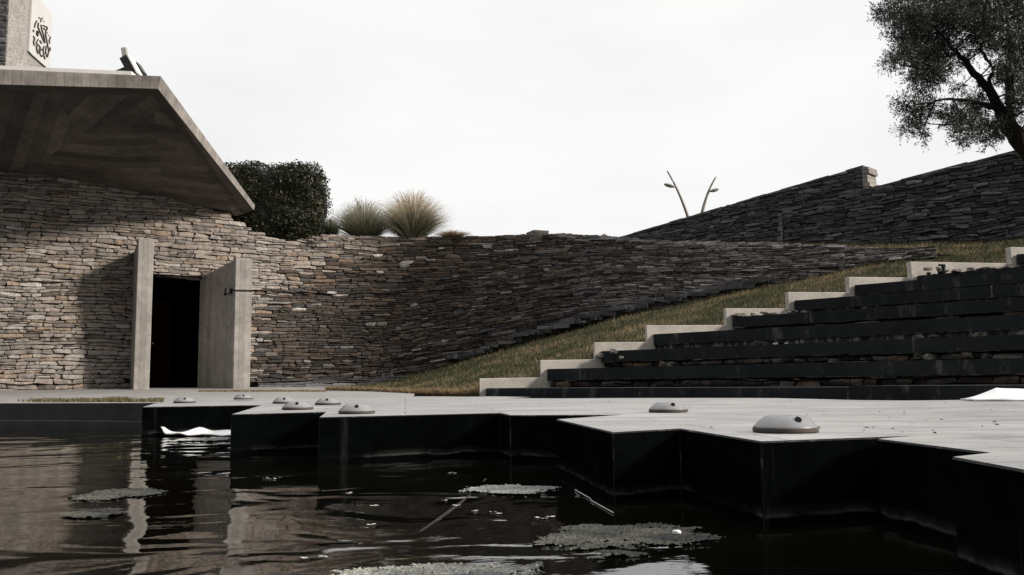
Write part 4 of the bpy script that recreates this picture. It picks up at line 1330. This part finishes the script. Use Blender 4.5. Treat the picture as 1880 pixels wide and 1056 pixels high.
for pts_, rad in limbs:
    pp = [T(*q) for q in pts_]
    dense, rd = [], []
    for i in range(len(pp) - 1):
        for k_ in range(4):
            t = k_/4; jig = Vector((random.gauss(0, .012), random.gauss(0, .02), random.gauss(0, .012)))
            dense.append(pp[i].lerp(pp[i+1], t) + jig); rd.append(lerp(rad[i], rad[i+1], t))
    dense.append(pp[-1]); rd.append(rad[-1])
    mb.tube(dense, rd, 9); nodes += dense[4:]
CL = [(150, 90, 60), (230, 40, 85), (350, 100, 115), (480, 60, 110), (300, 200, 105), (180, 175, 55), (450, 200, 115), (600, 80, 115), (750, 60, 125), (900, 80, 125), (700, 200, 105),
      (850, 230, 115), (960, 250, 95), (240, 310, 85), (190, 380, 50), (370, 330, 105), (500, 320, 85), (390, 430, 100), (365, 540, 55), (480, 440, 65), (255, 640, 60), (330, 690, 80),
      (300, 780, 50), (430, 640, 60), (370, 830, 35), (560, 690, 75), (650, 740, 85), (700, 640, 75), (640, 815, 55), (760, 780, 75), (790, 870, 45), (900, 420, 85), (950, 380, 75), (870, 480, 55),
      (950, 560, 65), (980, 650, 55), (600, 540, 35), (730, 520, 30), (920, 640, 55), (570, 420, 50), (860, 820, 55), (850, 690, 50), (120, 60, 30), (640, 300, 60), (960, 760, 60), (1010, 860, 50),
      (200, -80, 90), (400, -90, 120), (600, -110, 130), (800, -110, 140), (1000, -60, 140), (1100, 120, 150), (1150, 320, 150), (1120, 520, 130), (1250, 200, 150), (1300, 420, 150), (1280, 640, 110), (1150, 700, 80), (500, -250, 120), (800, -280, 150), (1100, -220, 150)]
crown = MB()
LW = [(0.042, 0.046, 0.036), (0.068, 0.072, 0.060), (0.026, 0.029, 0.021), (0.11, 0.112, 0.096)]
for (cx, cy, cr_) in CL:
    px, py, r_ = 1580 + cx*0.303, cy*0.303, cr_*0.303*TD/F
    for rep in range(2 if cr_ > 60 else 1):
        c = T(px + random.uniform(-6, 6), py + random.uniform(-6, 6), random.uniform(-1.1, 1.1) if rep else random.uniform(-.6, .6))
        nd = min(nodes, key=lambda q: (q - c).length)
        mid = nd.lerp(c, .55) + Vector((random.gauss(0, .06), random.gauss(0, .06), random.gauss(0, .06) + .05))
        mb.tube([nd, mid, c], [0.016, 0.011, 0.006], 6)
        ns = int(46 * (cr_/80)**2) + 9
        for _ in range(int(ns*1.25)):
            d = Vector((random.gauss(0, 1), random.gauss(0, 1), random.gauss(0, 1))).normalized()
            st_ = c + d * r_ * random.random()**0.45
            tw = (d*0.5 + Vector((random.gauss(0, .6), random.gauss(0, .6), random.gauss(0, .6) - 0.1))).normalized()
            tip = st_ + tw * random.uniform(0.10, 0.28)
            mb.tube([st_ - tw*0.06, st_.lerp(tip, .5), tip - Z*random.uniform(0, .05)], [0.004, 0.003, 0.002], 3, cap=False)
            col_ = random.choice(LW)
            for _k in range(random.randint(9, 14)):
                t = random.random()
                p = st_.lerp(tip, t) + Vector((random.gauss(0, .03), random.gauss(0, .03), random.gauss(0, .03)))
                dirv = tw*0.7 + Vector((random.gauss(0, .7), random.gauss(0, .7), random.gauss(0, .7)))
                dirv.normalize(); sv = dirv.cross(Vector((random.gauss(0, 1), random.gauss(0, 1), random.gauss(0, 1)))).normalized()
                L = random.uniform(0.022, 0.045); wv = sv*L*0.30
                crown.add([p, p + dirv*L + wv, p + dirv*2*L, p + dirv*L - wv], [(0, 1, 2, 3)], jit(col_, random, 0.3))
mb.build('trunk', BARK, tree)
crown.build('crown', LEAF, tree, fix=False)

# ------------------------------------------------------------------ street lamps
def lamp(foot, bend, tip, head_a, head_b, d, label):
    a, m, t = P(*foot, d), P(*bend, d), P(*tip, d)
    root = thing('street_lamp', up_(a, a.z - 2.5), label, 'street lamp', 'street lamps behind the slate wall')
    pts_ = []
    lo_ = a + (a - m) * 0.9; lo_.x = a.x + (a.x - m.x) * 0.35
    for k_ in range(15):
        s_ = k_/14
        pts_.append(a*((1-s_)*(1-s_)) + (m*2 - (a + t)*0.5)*(2*s_*(1-s_)) + t*(s_*s_))
    mb = MB(); mb.tube([up_(lo_, a.z - 2.5), lo_] + pts_, [0.10, 0.095] + [0.09 - 0.05*k_/14 for k_ in range(15)], 10); mb.build('pole', POLE, root, smooth=True)
    ha, hb = P(*head_a, d), P(*head_b, d); ax = (hb - ha)
    q = ax.normalized(); y_ = Vector((0, 1, 0)); zz = q.cross(y_)
    mb = MB()
    rings = []
    for s_, wy, hz in ((0, .03, .02), (.15, .10, .05), (.45, .2, .10), (.8, .18, .09), (1.0, .06, .03)):
        c = ha + ax*s_; rings.append([c + y_*wy*math.cos(x_) + zz*hz*math.sin(x_) for x_ in [2*math.pi*i/12 for i in range(12)]])
    for r0, r1 in zip(rings, rings[1:]): mb.add(r0 + r1, [(i, (i+1) % 12, 12 + (i+1) % 12, 12+i) for i in range(12)])
    mb.add(rings[0], [tuple(range(12))]); mb.add(rings[-1], [tuple(range(12))])
    mb.build('lamp_head', METAL_G, root, smooth=True)
lamp((1263, 398), (1246, 354), (1225, 314), (1241, 344), (1219, 338), 46, 'curved street lamp leaning left with its lamp head on the left')
lamp((1289, 391), (1300, 354), (1314.5, 325), (1302, 352), (1320, 347), 46, 'curved street lamp leaning right with its lamp head on the right')

# ------------------------------------------------------------------ tower
TA = P(14, 60, 37.8); TB = P(93, 80, 42.55)
td = Vector((TB.x - TA.x, TB.y - TA.y, 0)); Lw = td.length; td.normalize()
tn = Vector((td.y, -td.x, 0))                       # outward, to the right
ztop = P(96, 29, 42.55).z
tower = thing('stone_tower', (TA.x, TA.y, 4.0), 'tall pale stone tower with white emblem panel rising behind the roof', 'tower')
tl = Vector((-tn.x, -tn.y, 0))
A0, B0 = Vector((TA.x, TA.y, 0)), Vector((TB.x, TB.y, 0))
D0, C0 = A0 + tl*4.2, B0 + tl*4.2
mb = MB()
TOWER_S = None
q = N('tower_stone', 0.85, 0.25)
v = q.mix(q.ramp(q.noise(1.3, 6, 0.7), [(0.3, 0.8), (0.7, 1.15)]), q.ramp(q.noise(7, 5, 0.7, q.mapping((1, 1, 2.2))), [(0.34, 0.5), (0.64, 1.3)]), 1, 'MULTIPLY')
q.color(q.mix((0.31, 0.29, 0.268), v, 1, 'MULTIPLY')); q.bump(q.noise(7, 5, 0.7, q.mapping((1, 1, 2.2))), 0.8, 0.05)
TOWER_S = q.m
ring = [A0, B0, C0, D0]
mb.prism([up_(p, 3.0) for p in ring], [up_(p, ztop - 0.02) for p in ring])
mb.build('shaft', TOWER_S, tower)
mb = MB()
ptF, LF = straight(Vector((D0.x, D0.y, 0)), Vector((A0.x, A0.y, 0)))
stones(mb, lambda s, z, o=0.0: ptF(s, z, o + 0.08), LF - 1.2, LF - 0.02, lambda s: 12.0, lambda s: ztop, slate, (0.12, 0.2), (0.3, 0.6), (0, 0.03))
mb.build('slate_face', STONE, tower)
# emblem panel
p0 = A0 + tn*0.001
def onface(px, py, off=0.0): return onplane(px, py, A0 + tn*off, tn)
pl = [onface(60, -14, .10), onface(96.5, 30, .10), onface(91.5, 129, .10), onface(60, 101, .10), onface(53.5, 94, .10), onface(54, 84, .10)]
pl[0].z = pl[1].z = ztop + 0.03
mb = MB(); mb.prism([p - tn*0.09 for p in pl], pl)
pan = mb.build('emblem_panel', TOWER_W, tower)
SK = [([(525, 318), (518, 370), (545, 440), (575, 510), (602, 585)], 17), ([(558, 343), (575, 420), (600, 500), (617, 600)], 15),
      ([(582, 350), (638, 368), (650, 392), (628, 425), (624, 480), (640, 560), (655, 640), (667, 710), (650, 792)], 14),
      ([(470, 382), (480, 330), (503, 285)], 10), ([(555, 305), (565, 260), (584, 246)], 9), ([(503, 425), (498, 470), (517, 500), (524, 440), (503, 425)], 9),
      ([(455, 498), (472, 530), (457, 590), (471, 636)], 12), ([(488, 602), (524, 540)], 8), ([(543, 560), (572, 604)], 17), ([(512, 600), (499, 650), (505, 700), (522, 746)], 15),
      ([(525, 618), (548, 655), (530, 712)], 10), ([(553, 650), (543, 735), (570, 790)], 12), ([(602, 640), (588, 700), (602, 745), (578, 782)], 12),
      ([(632, 635), (624, 720), (640, 792)], 11), ([(600, 768), (617, 822)], 16), ([(692, 508), (674, 565), (682, 606)], 9), ([(687, 655), (685, 704)], 12),
      ([(535, 238), (541, 258)], 13), ([(455, 412), (457, 442)], 14), ([(597, 385), (614, 412)], 14), ([(570, 676), (575, 694)], 13), ([(664, 484), (667, 497)], 10), ([(650, 450), (653, 462)], 8), ([(596, 290), (603, 299)], 8)]
mb = MB()
for pts_, wd in SK:
    p2 = []
    for i in range(len(pts_) - 1):
        for k_ in range(4): 
            t = k_/4; p2.append((lerp(pts_[i][0], pts_[i+1][0], t), lerp(pts_[i][1], pts_[i+1][1], t)))
    p2.append(pts_[-1])
    P3 = [onface(x*0.1326, y*0.1326, 0.105) for x, y in p2]
    n = len(P3)
    lefts, rights = [], []
    for i, p in enumerate(P3):
        t = (P3[min(i+1, n-1)] - P3[max(i-1, 0)]).normalized(); s_ = t.cross(tn)
        ww = wd*0.1326*40/F*0.46*(0.45 + 0.55*math.sin(math.pi*min(1, max(0, (i + .6)/(n + .2)))))
        s_ = Vector((s_.x*2.2, s_.y*2.2, s_.z)) 
        lefts.append(p - s_*ww); rights.append(p + s_*ww)
    for i in range(n-1):
        v4 = [lefts[i], rights[i], rights[i+1], lefts[i+1]]
        mb.prism(v4, [p + tn*0.05 for p in v4])
mb.build('logo', EMBLEM, pan)
m0 = onface(83, 15, 0.0); 
mb = MB(); mb.tube([Vector((m0.x - .4, m0.y, ztop - 0.1)), Vector((m0.x - .4, m0.y, ztop + 1.4))], 0.018, 6)
mb.build('antenna', METAL_G, tower)
